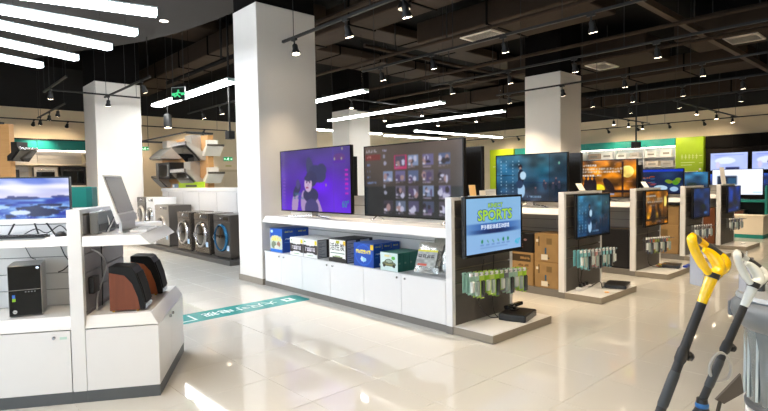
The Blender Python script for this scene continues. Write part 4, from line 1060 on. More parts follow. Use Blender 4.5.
gcable('white cable at the foot of the all-in-one', [(-.40, .2, 1.165), (-.38, .28, 1.17), (-.40, .36, 1.25), (-.42, .3, 1.33), (-.43, .2, 1.3)], .004, WHITEP)
gcable('dark cables behind the seascape monitor stand', [(-.95, .30, 1.165), (-.88, .32, 1.2), (-.8, .3, 1.17), (-.72, .32, 1.22), (-.66, .3, 1.167)], .004)

# ================================================================== FLOOR STICKER
t = thing('floor_sticker', 'long teal floor sticker with white characters', 'floor sticker', (-5.82, 2.05, 0))
hw = .21; Ls = 1.80
poly = []
for cx_, cy_, a0 in ((hw - .07, Ls - .07, 0), (-hw + .07, Ls - .07, 90), (-hw + .07, .07, 180), (hw - .07, .07, 270)):
    for q in range(6): a = math.radians(a0 + q * 18); poly.append((cx_ + .07 * math.cos(a), cy_ + .07 * math.sin(a)))
MB().prism(poly, .0002, .0012, 'z').build('film', mat('teal floor film', '118a88', .25), t)
PW = mat('white print', 'c4dcda', .4)
text('lettering', '大尺寸电视', .185, PW, t, T(-.02, .92, .0014) @ RZ(-PI / 2), .0001, 1.05, .002)
MB().prism([(-.08, 1.50), (.08, 1.50), (.08, 1.64), (-.08, 1.64)], .0013, .0016, 'z').build('logo_block', PW, t)
MB().prism([(-.05, 1.54), (.02, 1.54), (.05, 1.58), (-.05, 1.60)], .0017, .0019, 'z').build('logo_mark', mat('teal floor film', '118a88', .25), t)
MB().box(-.13, .13, .30, .325, .0013, .0016).box(.105, .13, .1, .30, .0013, .0016).build('corner_arrow', PW, t)

# ================================================================== WASHING MACHINES
BLUER = mat('blue door ring', '2a6c94', .25, .5)
def washer(label, x, w_, h_, y, z, body, ring, front=None, d=.55, group='washing machines'):
    t = thing('washing_machine', label, 'washing machine', (x, y, z), 0, group)
    BX(0, w_, .012, d, .02, h_).build('casing', body, t, bevel=.012)
    BX(.006, w_ - .006, .0, .012, .10, h_ - .14).build('front_panel', front or body, t)
    BX(.006, w_ - .006, -.006, .012, h_ - .135, h_ - .006).build('control_panel', front or body, t, bevel=.004)
    BX(.006, w_ - .006, .004, .012, .02, .095).build('kick_panel', front or body, t)
    R0 = min(.27, w_ * .385); th_ = .035 if ring is BLUER else .06
    c_ = T(w_ / 2, 0, h_ * .47) @ RX(PI / 2)
    dr = MB().lathe([(R0, 0), (R0 + .004, .02), (R0 - .01, .045), (R0 - th_ + .01, .05), (R0 - th_, .03), (R0 - th_, 0)], 32, c_).build('door', ring, t, smooth=True)
    MB().lathe([(R0 - th_ + .002, .012), (R0 - th_ - .01, .035), (R0 * .5, .05), (.01, .055)], 28, c_).build('porthole_glass', GLASS, dr, smooth=True)
    MB().tube([(w_ / 2 - R0 + .02, -.05, h_ * .47 - .05), (w_ / 2 - R0 + .01, -.065, h_ * .47), (w_ / 2 - R0 + .02, -.05, h_ * .47 + .05)], .008, 8).build('handle', SILVER, dr, smooth=True)
    MB().lathe([(.03, 0), (.028, .02), (.024, .024)], 18, T(w_ * .5, -.006, h_ - .07) @ RX(PI / 2)).build('dial', SILVER, t, smooth=True)
    BX(.03, w_ * .32, -.009, -.006, h_ - .11, h_ - .03).build('drawer_front', front or body, t, bevel=.002)
    BX(w_ * .62, w_ * .92, -.0075, -.006, h_ - .10, h_ - .04).build('display', GLASS, t)
    BX(w_ * .78, w_ * .93, -.001, 0, .16, .26).build('energy_label', mat('pale blue label', 'b9d4ea', .5), t)
    for a in (.06, w_ - .06):
        for b in (.06, d - .06): MB().lathe([(.02, 0), (.02, .02)], 10, T(a, b, 0)).build('foot', BLACKM, t)
pl = tag(BX(-14.5, -9.0, 4.38, 5.08, .0, .085).build('display_plinth', mat('graphite plinth', '55524e', .5), bevel=.006), 'low dark plinth under the washing machines', 'plinth')
zw = .0855
washer('graphite washing machine with a blue door ring, rightmost', -9.89, .69, .84, 4.5, zw, DARKSTEEL, BLUER)
washer('silver-grey washing machine left of the blue ringed one', -10.82, .69, .84, 4.5, zw, mat('silver grey enamel', '7c736a', .25, .8), SILVER)
washer('silver-grey washing machine beside the tall graphite one', -11.74, .68, .84, 4.5, zw, mat('silver grey enamel', '7c736a', .25, .8), SILVER)
washer('tall wide graphite washing machine in mid row', -13.14, .86, .96, 4.5, zw, mat('mid grey enamel', '5c5854', .35, .4), STEEL, STEEL)
riser = tag(BX(-14.44, -13.2, 4.46, 5.06, .0855, .36).build('riser_block', WHITE, bevel=.004), 'white riser block under the raised washing machines', 'riser')
washer('white washing machine raised above the row', -13.74, .54, .86, 4.5, .3605, WHITEP, SILVER)
washer('dark washing machine, leftmost of the raised pair', -14.42, .62, .86, 4.5, .3605, DARKSTEEL, STEEL)
t = thing('display_counter', 'long white counter behind the washing machines', 'counter', (-14.4, 5.14, 0))
BX(0, 5.7, 0, .2, 0, 1.36).build('body', WHITE, t); BX(-.02, 5.72, -.02, .22, 1.36, 1.44).build('top', WHITE2, t, bevel=.006)
for q in range(6): BX(.45 + q * .95, .455 + q * .95, -.003, 0, .05, 1.33).build('panel_joint', GREYK, t)
t = thing('detergent_box', 'small box standing on the white counter', 'box', (-13.75, 5.17, 1.4405)); BX(0, .14, 0, .1, 0, .1).build('carton', mat('grey blue carton', '8594a6', .5), t); BX(.01, .13, -.001, 0, .02, .08).build('front_label', WHITEP, t)

# ================================================================== RANGE HOOD ISLAND
t = thing('hood_island', 'honey wood display wall for range hoods', 'display wall', (-15.18, 5.45, 0))
for k in range(4): BX(k * .75, k * .75 + .745, 0, .14, 0, 2.70).build('wood_panel', WOODP, t)
BX(-.05, 3.1, -.55, -.52, 2.72, 2.75).build('lamp_beam', BLACKM, t); BX(-.05, -.02, -.55, .1, 2.70, 2.75).build('bracket_arm', BLACKM, t); BX(3.07, 3.1, -.55, .1, 2.70, 2.75).build('bracket_arm', BLACKM, t)
def hood(kind, label, x, z, y=5.448, w_=.9, m=STEEL, rz=0, sc_=1.):
    t = thing('range_hood', label, 'range hood', (x, y, z), rz, 'range hoods'); t.scale = (sc_,) * 3
    if kind == 'canopy':     # curved steel canopy below a chimney
        poly = [(0, 0), (-.50, 0), (-.52, .05), (-.42, .14), (-.30, .24), (-.20, .30), (0, .30)]
        MB().prism(poly, -w_ / 2, w_ / 2, 'x').build('canopy', m, t, smooth=True)
        BX(-.16, .16, -.26, 0, .30, .48).build('chimney', m, t)
        BX(-w_ / 2 + .06, w_ / 2 - .06, -.46, -.06, -.012, 0).build('grease_filter', DARKSTEEL, t)
    elif kind == 'slant':    # slanted glass fronted hood
        BX(-.2, .2, -.24, 0, .16, .62).build('chimney', m, t)
        poly = [(0, 0), (-.10, 0), (-.46, .36), (-.46, .42), (-.40, .42), (0, .16)]
        MB().prism(poly, -w_ / 2, w_ / 2, 'x').build('body', m, t)
        MB().prism([(-.13, .0), (-.47, .345), (-.482, .335), (-.142, -.012)], -w_ / 2 + .03, w_ / 2 - .03, 'x').build('glass_front', GLASS if sc_ > .65 else mat('pale frosted glass', 'c9c6bc', .3), t)
        MB().prism([(-.46, .44), (-.50, .44), (-.50, .36), (-.46, .36)], -w_ / 2, w_ / 2, 'x').build('edge_trim', SILVER, t)
    else:                    # deep box hood
        BX(-w_ / 2, w_ / 2, -.38, 0, 0, .42).build('body', BLACK, t, bevel=.01)
        BX(-w_ / 2 - .01, -w_ / 2 + .12, -.40, 0, -.01, .43).build('steel_side', m, t)
        BX(-w_ / 2 + .16, w_ / 2 - .05, -.385, -.38, .06, .36).build('glass_front', GLASS, t)
hood('canopy', 'curved steel range hood, upper left on wood wall', -14.25, 2.2)
hood('slant', 'open slanted range hood, upper right on wood wall', -12.75, 2.10)
hood('box', 'black box range hood in the middle of wood wall', -14.1, 1.68)
hood('slant', 'steel chimney range hood, lower right on wood wall', -12.85, 1.46)
hood('slant', 'slanted range hood, lower left on wood wall', -14.85, 1.46, w_=.7, sc_=.7)
hood('slant', 'pale range hood on the right edge of wood wall, upper', -12.18, 2.2, 5.52, .7, mat('pale steel', 'd8d2c6', .4, .2), PI / 2, .6)
hood('slant', 'pale range hood on the right edge of wood wall, lower', -12.18, 1.55, 5.52, .7, mat('pale steel', 'd8d2c6', .4, .2), PI / 2, .6)
t = thing('lime_sign', 'lime green sign with a dark line below the hoods', 'sign', (-13.4, 5.2, 1.4405))
BX(0, 1.5, 0, .03, -.0, .14).build('board', LIME, t); BX(.45, 1.1, -.004, 0, .02, .07).build('dark_line', BLACK, t)
t = thing('pendant_lamp', 'black cylinder pendant lamp above the hood wall', 'pendant lamp', (-14.0, 5.2, 3.02))
MB().lathe([(.09, 0), (.10, .01), (.10, .30), (.085, .34), (.02, .36)], 20).build('shade', BLACKM, t, smooth=True)
MB().lathe([(.08, -.004), (.08, .0)], 20).build('lamp', BULB, t); MB().tube([(0, 0, .36), (0, 0, roof(-14.0, 5.2, 3.2) - 3.02)], .008, 6).build('cord', BLACKM, t)
t = thing('hanging_projector', 'small black box hanging right of the hood wall', 'hanging box', (-10.6, 5.25, 2.48)); BX(-.09, .09, -.07, .07, 0, .17).build('case', BLACKM, t, bevel=.006); BX(-.015, .015, -.015, .015, .17, roof(-10.6, 5.25, 2.6) - 2.48).build('pole', BLACKM, t)

# left fragment of a second island with hoods, cut by the frame
t = thing('hood_island', 'honey wood post at the left edge of the picture', 'display wall', (-14.17, 1.62, 0), .62)
BX(0, .25, 0, .12, 0, 2.9).build('wood_panel', WOODP, t); BX(-2.0, -.005, 0, .12, 0, 2.9).build('wood_panel', WOODP, t)
BX(-.1, .1, -.45, -.42, 2.92, 2.95).build('lamp_beam', BLACKM, t); BX(0, .03, -.45, .1, 2.9, 2.95).build('bracket_arm', BLACKM, t)
hood('box', 'grey box range hood at the left edge, upper', -14.57, 2.25, 1.30, .8, mat('pale steel', 'c9c3b8', .3, .8), .62)
hood('canopy', 'steel range hood at the left edge, lower', -14.57, 1.50, 1.30, .8, STEEL, .62)
hood('slant', 'black slanted range hood left of the teal header', -13.78, 2.08, 1.86, .7, BLACK, .62 + PI / 2, .66)

# ================================================================== KITCHEN WALL (far left)
t = thing('kitchen_display', 'kitchen display with teal header and steel shelves', 'kitchen display', (-19.0, .6, 0), PI / 2)
for k in range(4): BX(k * 1.25, k * 1.25 + 1.24, 0, .3, 2.66, 2.96).build('header_panel', TEAL, t)
BX(-.05, 5.05, -.02, .32, 2.96, 3.0).build('header_cap', BLACKM, t)
for k in range(4):
    for j in range(3): BX(k * 1.25, k * 1.25 + 1.24, .1, .14, 2.24 + j * .135, 2.365 + j * .135).build('steel_slat', STEEL, t)
BX(0, 5, .02, .08, 2.63, 2.66).build('lamp_strip', mat('lit shelf lamp', 'ffffff', .4, var=0, emit='fff2e0', es=5), t); BX(0, 5, .14, .3, 0, 2.66).build('backing', mat('pale backing', 'cfc4b0', .6), t)
BX(0, 5, -.27, .14, 1.52, 1.555).build('shelf', mat('pale backing', 'cfc4b0', .6), t); BX(0, 5, -.25, .14, 2.18, 2.22).build('shelf', mat('pale backing', 'cfc4b0', .6), t)
BX(0, 5, -.35, .14, .0, .9).build('base_cabinet', WHITE, t)
for k in range(3): BX(1.4, 2.25, .08, .14, 1.57 + k * .2, 1.75 + k * .2).build('steel_slat', STEEL, t)
def oven(label, x0, x1, z0, z1, m):
    t2 = thing('built_in_oven', label, 'oven', (-19.0 - .02, .6 + x0, z0), PI / 2); w_ = x1 - x0; h_ = z1 - z0
    BX(0, w_, -.22, .10, 0, h_).build('casing', m, t2, bevel=.006); BX(.06, w_ - .06, -.226, -.22, .06, h_ - .14).build('glass_door', GLASS, t2); MB().tube([(.08, -.25, h_ - .1), (w_ - .08, -.25, h_ - .1)], .01, 8).build('handle', SILVER, t2)
oven('steel built-in oven left in the kitchen display', 2.35, 2.95, 1.56, 2.12, STEEL)
oven('black built-in oven in the kitchen display', 3.05, 3.75, 1.56, 2.14, BLACK)
hood('canopy', 'beige range hood against the column in the kitchen', -18.85, 2.25, 4.6, .7, mat('beige steel', 'c8b48c', .4, .3), PI / 2)
hood('box', 'dark small hood in the kitchen display', -18.9, 1.62, 2.2, .7, STEEL, PI / 2)
t = thing('dark_leaf_plant', 'dark spiky plant standing before the kitchen display', 'plant', (-18.05, 4.35, 0))
MB().lathe([(.12, 0), (.16, .3), (.15, .32)], 14).build('pot', BLACKM, t, smooth=True)
MB().tube([(0, 0, .3), (.02, .01, .9), (0, 0, 1.4)], .015, 6).build('stem', mat('dark stem', '3a3226', .7), t)
rs = random.Random(3)
for q in range(26):
    a = q * 2.4; z_ = .9 + .045 * q; L_ = .34
    d_ = Vector((math.cos(a), math.sin(a), .5)).normalized(); s_ = Vector((-math.sin(a), math.cos(a), 0)) * .03
    p0 = Vector((0, 0, z_ * .75)); p1 = p0 + d_ * L_ * .5; p2 = p0 + d_ * L_ - Vector((0, 0, .06))
    MB().add([p0, p1 + s_, p2, p1 - s_, p1 + Vector((0, 0, .01))], [(0, 3, 4), (0, 4, 1), (1, 4, 2), (4, 3, 2)]).build('leaf', mat('dark green leaf', '2c3626', .5), t)

# doors and exit signs on the left wall
d = struct('door_1', BX(XL, XL + .04, 9.3, 10.0, 0, 2.04), mat('pale door paint', 'd6c7aa', .5)); BX(XL + .04, XL + .09, 9.88, 9.95, 1.0, 1.04).build('door_handle', SILVER, d); 
d = struct('door_2', BX(XL, XL + .04, 10.01, 10.71, 0, 2.04), mat('pale door paint', 'd6c7aa', .5)); BX(XL + .04, XL + .09, 10.06, 10.13, 1.0, 1.04).build('door_handle', SILVER, d)
o = BX(XL, XL + .06, 9.2, 9.3, 0, 2.14).box(XL, XL + .06, 10.71, 10.81, 0, 2.14).box(XL, XL + .06, 9.3, 10.71, 2.04, 2.14).build('trim_1', mat('door frame paint', 'c9b898', .5)); o['kind'] = 'structure'
GRN = mat('dark green sign face', '0c5a34', .4, emit='1fae5e', es=.6); LGRN = mat('lit sign figure', 'ffffff', .4, emit='c8ffdc', es=1.4)
def exit_sign(label, loc, rz, w_=.36, h_=.16, hang=0, face=None, fig=None):
    GRN_, LGRN_ = face or GRN, fig or LGRN
    t = thing('exit_sign', label, 'exit sign', loc, rz)
    BX(-w_ / 2, w_ / 2, 0, .03, 0, h_).build('case', LGREYP, t, bevel=.004)
    BX(-w_ / 2 + .015, w_ / 2 - .015, -.003, 0, .015, h_ - .015).build('face', GRN_, t)
    s = h_ / .16
    m = MB().lathe([(.014 * s, 0), (.014 * s, .002)], 10, T(.005, -.003, .115 * s) @ RX(PI / 2))
    for p, q in (((.0, .1), (-.012, .07)), ((-.012, .07), (.03, .035)), ((-.012, .07), (-.045, .045)), ((-.002, .098), (.035, .085)), ((-.002, .098), (-.035, .08)), ((-.045, .045), (-.06, .06))):
        m.tube([(p[0] * s, -.0045, p[1] * s), (q[0] * s, -.0045, q[1] * s)], .008 * s, 6)
    m.build('running_figure', LGRN_, t)
    for sx in (-1, 1): BX(sx * w_ * .34 - .025 * s, sx * w_ * .34 + .025 * s, -.0045, -.003, .06 * s, .09 * s).build('arrow', LGRN_, t)
    if hang:
        for sx in (-1, 1): BX(sx * w_ * .4 - .006, sx * w_ * .4 + .006, .01, .022, h_, roof(loc[0], loc[1], loc[2] + .3, .2) - loc[2]).build('hanging_rod', BLACKM, t)
exit_sign('green exit sign hanging above the bright strip lamp', (-11.97, 4.7, 3.43), .55, .36, .30, 1, mat('black sign face', '0b1a14', .4), mat('green lit figure', '0a3a20', .4, emit='46d98c', es=.9))
exit_sign('green exit sign over the pale double door', (XL + .07, 10.2, 2.50), PI / 2, .42, .18)
exit_sign('small green exit sign, upper one beside the rear column', (-17.6, 5.79, 2.63), .9, .24, .14, 1)
exit_sign('small green exit sign, lower one beside the rear column', (-18.3, 5.79, 2.2), .9, .24, .14, 1)
t = thing('door_plate', 'small cream plate between exit sign and door', 'plate', (XL, 10.1, 2.26), PI / 2); BX(0, .28, -.012, 0, 0, .07).build('plate', mat('cream plate', 'd8c98a', .5), t); BX(.03, .25, -.014, -.012, .03, .04).build('print_line', BLACK, t)

# ================================================================== BACK WALL FIXTURES
yb = YB - .05
t = thing('shelf_wall', 'white lit wall shelving under a teal header', 'shelving', (-15.3, yb, 0))
for k in range(6): BX(k * 1.26, k * 1.26 + 1.25, -.5, .03, 2.79, 3.1).build('header_panel', mat('bright teal panel', '179a8c', .4), t)
BX(0, 7.56, -.02, .03, 0, 2.79).build('back_board', WHITEP, t)
for z_ in (2.35, 1.95, 1.55, 1.1, .6): BX(0, 7.56, -.45, -.02, z_, z_ + .03).build('shelf', WHITE, t)
for k in range(7): BX(k * 1.26 - .015, k * 1.26 + .015, -.45, -.02, 0, 2.79).build('upright', WHITE, t)
BX(0, 7.56, -.44, -.36, 2.76, 2.79).build('lamp_strip', mat('lit shelf lamp', 'ffffff', .4, var=0, emit='fff2e0', es=5), t)
rs = random.Random(12)
for k in range(6):
    for z_, zn in ((2.38, 'top'), (1.98, 'second'), (1.58, 'third')):
        nb = 2
        for q in range(nb):
            xx = -15.3 + k * 1.26 + .08 + q * .6; wq = .38 + .14 * rs.random(); hq = .2 + .08 * rs.random()
            t2 = thing('boxed_goods', 'pale boxed goods on the %s wall shelf, bay %s from the left, %s' % (zn, ORD[k], ('left half', 'right half')[q]), 'box', (xx, yb - .42, z_ + .001), 0, 'boxed goods on the wall shelving')
            cc = ['e6e2da', 'd8cfc2', 'c2a894', 'efeeea', 'b9b4ae'][rs.randrange(5)]
            BX(0, wq, 0, .3, 0, hq).build('carton', mat('goods ' + cc, cc, .5), t2); BX(wq * .2, wq * .8, -.001, 0, hq * .3, hq * .6).build('label', mat('goods label', '9a958c', .5), t2)
t = thing('lime_wall_panel', 'tall lime green wall panel with pale lettering', 'wall panel', (-7.72, yb, 0))
BX(0, 1.0, -.52, .03, 0, 3.1).build('panel', LIME, t)
PL = mat('pale lime print', 'd9e6a0', .5)
for q in range(5): BX(.2 + q * .13, .29 + q * .13, -.524, -.52, 2.28, 2.30).box(.2 + q * .13, .29 + q * .13, -.524, -.52, 2.34, 2.36).box(.23 + q * .13, .25 + q * .13, -.524, -.52, 2.22, 2.42).build('lettering', PL, t)
for q, (a, b, z_) in enumerate(((.2, .7, 2.08), (.2, .6, 1.98), (.2, .75, 1.72), (.85, .97, 2.34), (.85, .97, 2.05))): BX(a, b, -.524, -.52, z_, z_ + .025).build('print_line', PL, t)
BX(.76, .82, -.53, -.52, 1.62, 1.75).build('switch_plate', WHITEP, t); BX(.86, .93, -.53, -.52, 1.78, 1.85).build('switch_plate', WHITEP, t)
t = thing('lime_wall_panel', 'lime green panel above the dark television back', 'wall panel', (-16.85, yb, 0)); BX(0, 1.48, -.5, .03, 0, 3.12).build('panel', mat('bright lime panel', 'b4cc10', .5), t); BX(.2, 1.2, -.504, -.5, 2.2, 2.24).build('print_line', PL, t)
t = thing('black_tv_wall', 'black panelled television wall at the far right', 'wall panel', (-6.70, yb, 0))
for k in range(5): BX(k * .9, k * .9 + .894, -.35, .03, 2.62, 3.1).build('header_panel', mat('flat black board', '0d0a08', .8, spec=.15), t); 
for k in range(5): BX(k * .9, k * .9 + .894, -.30, .03, 0, 2.615).build('wall_board', mat('dark brown board', '1c1612', .7, spec=.2), t)
for k in range(3):
    tv(('pale blue television on the black wall, left', 'pale blue television with a face on the black wall', 'pale blue television on the black wall, out at right')[k], -6.52 + k * 1.36, -5.28 + k * 1.36, 1.74, 2.42, yb - .36, scr_pale(30 + k, k == 1), nx=60, ny=36, strength=1.1)
for k in range(2):
    tv(('lower blue television on the black wall, left', 'lower blue television on the black wall, right')[k], -6.52 + k * 1.36, -5.28 + k * 1.36, .95, 1.62, yb - .36, scr_blue(40 + k, (.2, .4, .9)), nx=60, ny=36, strength=1.0)
t = thing('teal_tv_bench', 'teal bench carrying the bright white television', 'TV bench', (-4.7, 16.45, 0))
BX(0, 1.4, 0, .5, .0, .06).build('plinth', TEAL, t); BX(0, .05, 0, .5, .06, .85).build('side_panel', TEAL, t); BX(1.35, 1.4, 0, .5, .06, 1.25).build('side_panel', TEAL, t); BX(.05, 1.35, 0, .5, .82, .88).build('top', TEAL, t); BX(.05, 1.35, .45, .5, .06, .82).build('back_panel', mat('dark inside', '15201f', .6), t); BX(.05, 1.35, .02, .45, .42, .45).build('shelf', TEAL, t)
tv('bright white television on the teal bench', -4.60, -3.42, 1.0, 1.70, 16.6, scr_white, stand=.881, nx=60, ny=36, strength=1.15)
t = thing('amplifier', 'dark amplifier on the shelf of the teal bench', 'amplifier', (-4.3, 16.5, .4505)); BX(0, .5, 0, .3, .01, .16).build('case', BLACK, t, bevel=.005); BX(.03, .47, -.004, 0, .03, .14).build('front_panel', mat('brown front', '5a3522', .4), t)
for a in (.04, .42): BX(a, a + .04, .04, .26, 0, .01).build('foot', BLACKM, t)
t = thing('service_counter', 'white counter with a teal foot right of the farthest stand', 'counter', (-4.05, 15.1, 0), .0)
BX(0, .95, 0, .55, .0, .09).build('plinth', TEAL, t); BX(0, .95, 0, .55, .09, .52).build('body', mat('warm white laminate', 'e2d6c2', .4), t, bevel=.004); BX(-.01, .96, -.01, .56, .52, .55).build('top', mat('warm white laminate', 'e2d6c2', .4), t)
t = thing('hanging_projector', 'small black box hanging before the teal header', 'hanging box', (-7.30, 18.2, 2.50)); BX(-.12, .12, -.1, .1, 0, .22).build('case', BLACKM, t, bevel=.006); BX(-.02, .02, -.02, .02, .22, roof(-7.30, 18.2, 2.6) - 2.50).build('pole', BLACKM, t)
t = thing('dome_lamp', 'small dim dome lamp high above the second rail', 'dome lamp', (-5.9, 5.9, 4.2)); MB().lathe([(.11, 0), (.10, .06), (.05, .11), (.02, .13)], 18).build('shade', BLACKM, t, smooth=True); MB().lathe([(.095, -.003), (.095, 0)], 18).build('lamp', mat('dim lamp', 'ffffff', .4, emit='d8c0a0', es=1.2), t); MB().tube([(0, 0, .13), (0, 0, roof(-5.9, 5.9, 4.3) - 4.2)], .006, 6).build('cord', BLACKM, t)

# ================================================================== VACUUM CLEANERS (front right)
t = thing('display_plinth', 'low white display table under the vacuum cleaners', 'display table', (-.60, 2.12, 0), TH - .75)
BX(-.12, .86, -.42, .18, .08, .46).build('body', WHITE, t, bevel=.006); BX(-.13, .87, -.43, .19, .46, .5).build('top', WHITE2, t, bevel=.006); BX(-.10, .84, -.40, .16, 0, .08).build('plinth', DGREYK, t)
BX(.17, .86, .19, .80, .08, .46).build('side_body', WHITE, t, bevel=.006); BX(.16, .87, .191, .81, .46, .5).build('side_top', WHITE2, t, bevel=.006); BX(.19, .84, .19, .78, 0, .08).build('plinth', DGREYK, t)
RT = Vector((.676, .737, 0)).normalized(); FW = Vector((-.737, .675, 0)).normalized()
def spl(pts, n=6):
    P_ = [Vector(p) for p in pts]; out = []
    for i in range(len(P_) - 1):
        p0 = P_[max(i - 1, 0)]; p1 = P_[i]; p2 = P_[i + 1]; p3 = P_[min(i + 2, len(P_) - 1)]
        for k in range(n):
            s = k / n; out.append(.5 * ((2 * p1) + (p2 - p0) * s + (2 * p0 - 5 * p1 + 4 * p2 - p3) * s * s + (3 * p1 - p0 - 3 * p2 + p3) * s ** 3))
    out.append(P_[-1]); return out
def stick_vac(label, base, neck, col, s=1.0, head=True):
    """base = lower point of the stick, neck = where the loop handle starts (world)"""
    t = thing('stick_vacuum', label, 'vacuum cleaner', (base[0], base[1], .5005))
    O = Vector((base[0], base[1], .5005)); B = Vector(base) - O; N = Vector(neck) - O
    ax = (N - B).normalized(); Lk = (N - B).length
    def A_(q): return B + ax * q
    MB().tube([A_(.0), A_(Lk * .55), A_(Lk * .83)], [.0165 * s, .0165 * s, .016 * s], 14).build('stick', BLACKM, t, smooth=True)
    MB().tube([A_(Lk * .12), A_(Lk * .14), A_(Lk * .33), A_(Lk * .36)], [.0168 * s, .0188 * s, .0185 * s, .0168 * s], 14).build('grip_sleeve', mat('charcoal sleeve', '2e3133', .5), t, smooth=True)
    MB().tube([A_(Lk * .42), A_(Lk * .44), A_(Lk * .50), A_(Lk * .52)], [.0168 * s, .0205 * s, .020 * s, .0168 * s], 14).build('telescope_collar', BLACKM, t, smooth=True)
    MB().lathe([(.016 * s, 0), (.018 * s, .012 * s), (.012 * s, .02 * s)], 14, T(*(A_(Lk * .46) + RT * .021 * s)) @ RZ(math.atan2(RT.y, RT.x)) @ RY(PI / 2)).build('latch_button', BLACK, t, smooth=True)
    MB().tube([A_(Lk * .82), A_(Lk * .9), N], [.0165 * s, .019 * s, .022 * s], 14).build('handle_neck', col, t, smooth=True)
    MB().tube([N - ax * .008, N + ax * .012], .0245 * s, 14).build('neck_ring', BLACK, t, smooth=True)
    Q = lambda r_, u_, f_=0: N + RT * (r_ * 1.16 * s) + Vector((0, 0, u_ * .94 * s)) + FW * (f_ * s)
    near = spl([Q(0, 0), Q(-.029, .035, -.01), Q(-.066, .095, -.03), Q(-.084, .142, -.04), Q(-.072, .156, -.02), Q(-.052, .150, .02)])
    MB().tube(near, [.0138 * s * (1.2 if 6 < i < 22 else 1.0) for i in range(len(near))], 12).build('loop_strand', col, t, smooth=True)
    far = spl([Q(-.052, .150, .02), Q(-.018, .134, .05), Q(.014, .106, .06)])
    MB().tube(far, .014 * s, 12).build('loop_strand', col, t, smooth=True)
    gr = spl([Q(.012, .108, .06), Q(.035, .086, .055), Q(.05, .07, .05)]); MB().tube(gr, .017 * s, 12).build('rubber_grip', mat('dark rubber', '2b2c2e', .6), t, smooth=True)
    lk = spl([Q(-.055, .143, .0), Q(-.03, .135, .035)]); MB().tube(lk, .0165 * s, 10).build('rubber_link', mat('grey rubber', '55524a', .6), t, smooth=True)
    low = spl([Q(.05, .07, .05), Q(.062, .05, .04), Q(.058, .03, .03), Q(.03, .015, .01), Q(0, .005, 0)]); MB().tube(low, .018 * s, 12).build('loop_strand', col, t, smooth=True)
    inn = spl([Q(-.012, .098, .03), Q(.008, .085, .03), Q(.026, .05, .02), Q(.026, .02, .01), Q(.0, 0, 0)]); MB().tube(inn, [.009 * s + .013 * s * min(1, i / 10) for i in range(len(inn))], 12).build('trigger_body', col, t, smooth=True)
    if head:
        BX(-.12, .12, -.05, .05, .0, .05).build('floor_head', BLACK, t, bevel=.012)
        MB().tube([(0, 0, .05), B + ax * .02], .024 * s, 12).build('head_joint', BLACK, t, smooth=True)
        MB().lathe([(.02, -.03), (.02, .03)], 12, T(0, -.03, .02) @ RY(PI / 2)).build('brush_roller', GREYP, t)
    return t
stick_vac('yellow loop handled stick vacuum with black tube', (-.719, 1.972, .607), (-.591, 2.146, 1.142), YEL)
wv = stick_vac('white loop handled floor cleaner with black tube', (-.606, 2.101, .690), (-.490, 2.256, 1.105), mat('white gloss handle', 'd5dad6', .25, coat=.4), .84, False)
# base body of the white cleaner
MB().lathe([(.0215, .168), (.0225, .172), (.0225, .180), (.0205, .184)], 16, T(0, 0, .0)).build('blue_ring', mat('blue ring', '2468a8', .3), wv, smooth=True)
MB().lathe([(.06, 0), (.07, .04), (.05, .11), (.0215, .165), (.018, .20)], 18).build('swivel_body', BLACK, wv, smooth=True)
MB().hexa([(-.03, -.18, 0), (.26, -.10, 0), (.26, .08, 0), (-.03, .08, 0), (-.03, -.16, .06), (.24, -.09, .06), (.24, .06, .06), (-.03, .06, .10)]).build('floor_head', WHITEP, wv, bevel=.012)
def handloop(): 
    c0 = Vector((.044, .046, .315)); pts = [c0 + RT * (.038 * math.cos(a) * (1 - .2 * math.sin(a))) + Vector((0, 0, .052 * math.sin(a))) for a in np.linspace(0, 2 * PI, 22)[:-1]]
    return MB().tube(pts, .0055, 8, closed=True)
handloop().build('hanging_loop', mat('pale grey loop', 'a5a39d', .4), wv, smooth=True)
q4 = [Vector(p) for p in ((-.011, .206, .129), (.011, .228, .113), (.062, .288, .155), (.053, .282, .229))]; off = FW * .010
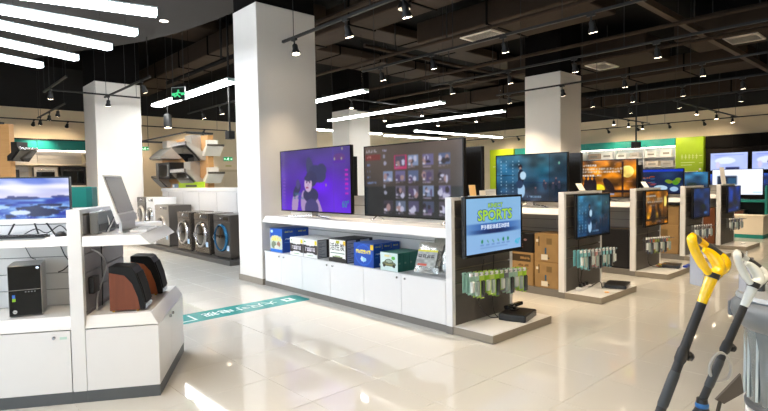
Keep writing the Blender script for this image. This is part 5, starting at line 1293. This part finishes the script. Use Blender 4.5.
MB().add([tuple(p) for p in q4] + [tuple(p + off) for p in q4], [(0, 1, 2, 3), (7, 6, 5, 4), (0, 4, 5, 1), (1, 5, 6, 2), (2, 6, 7, 3), (3, 7, 4, 0)]).build('dark_flap', mat('brown black flap', '4a4540', .5), wv)
MB().tube([(.02, .04, .05), (0, .215, .12)], .007, 8).build('flap_arm', BLACKM, wv)
# price cards on the handles
CARDT = mat('translucent card sleeve', 'a9acb6', .25, alpha=.6)
for k, (nb, lab) in enumerate((((-.625, 2.16, 1.115), 'translucent card sleeve hanging from the yellow handle'), ((-.50, 2.30, 1.085), 'translucent card sleeve hanging from the white handle'))):
    t = thing('card_sleeve', lab, 'price card', nb, -.6)
    BX(-.065, .0, -.001, .001, -.02, .115).build('sleeve', CARDT, t); MB().tube([(-.03, 0, .112), (-.03, 0, .135)], .002, 6).build('string', LGREYP, t)
# grey drum cleaner at the frame edge
t = thing('drum_vacuum', 'grey drum vacuum with a clear lower tank, cut by the right edge', 'vacuum cleaner', (-.444, 2.755, .5005))
t.scale = (1.13, 1.13, .83)
MB().lathe([(.14, .0), (.158, .01), (.158, .03), (.15, .04)], 28).build('base', mat('slate grey base', '4a4d50', .5), t, smooth=True)
MB().lathe([(.148, .038), (.152, .05), (.158, .30), (.166, .42)], 28).build('clear_tank', mat('smoky clear tank', '7d8789', .12, coat=.6, trans=.5), t, smooth=True)
MB().lathe([(.167, .42), (.195, .45), (.208, .50), (.205, .545), (.185, .575)], 28).build('motor_body', mat('warm grey body', '626668', .35), t, smooth=True)
MB().lathe([(.186, .572), (.192, .580), (.186, .60), (.15, .612), (.02, .618)], 28).build('lid', mat('pale grey lid', '8d9193', .3), t, smooth=True)
MB().box(-.21, -.18, -.05, .05, .46, .54).build('latch', DGREYK, t, bevel=.006)
MB().tube(spl([(-.10, -.06, .61), (-.08, -.05, .68), (.06, .05, .68), (.09, .07, .61)]), .014, 10).build('carry_handle', mat('dark grey sleeve', '3b3e41', .4), t, smooth=True)
for q in range(5):
    a = math.radians(180 + q * 18); MB().box(-.004, .004, -.004, .004, .06, .40, T(.157 * math.cos(a), .158 * math.sin(a), 0)).build('tank_rib', mat('pale rib', 'b6bfc0', .3), t)
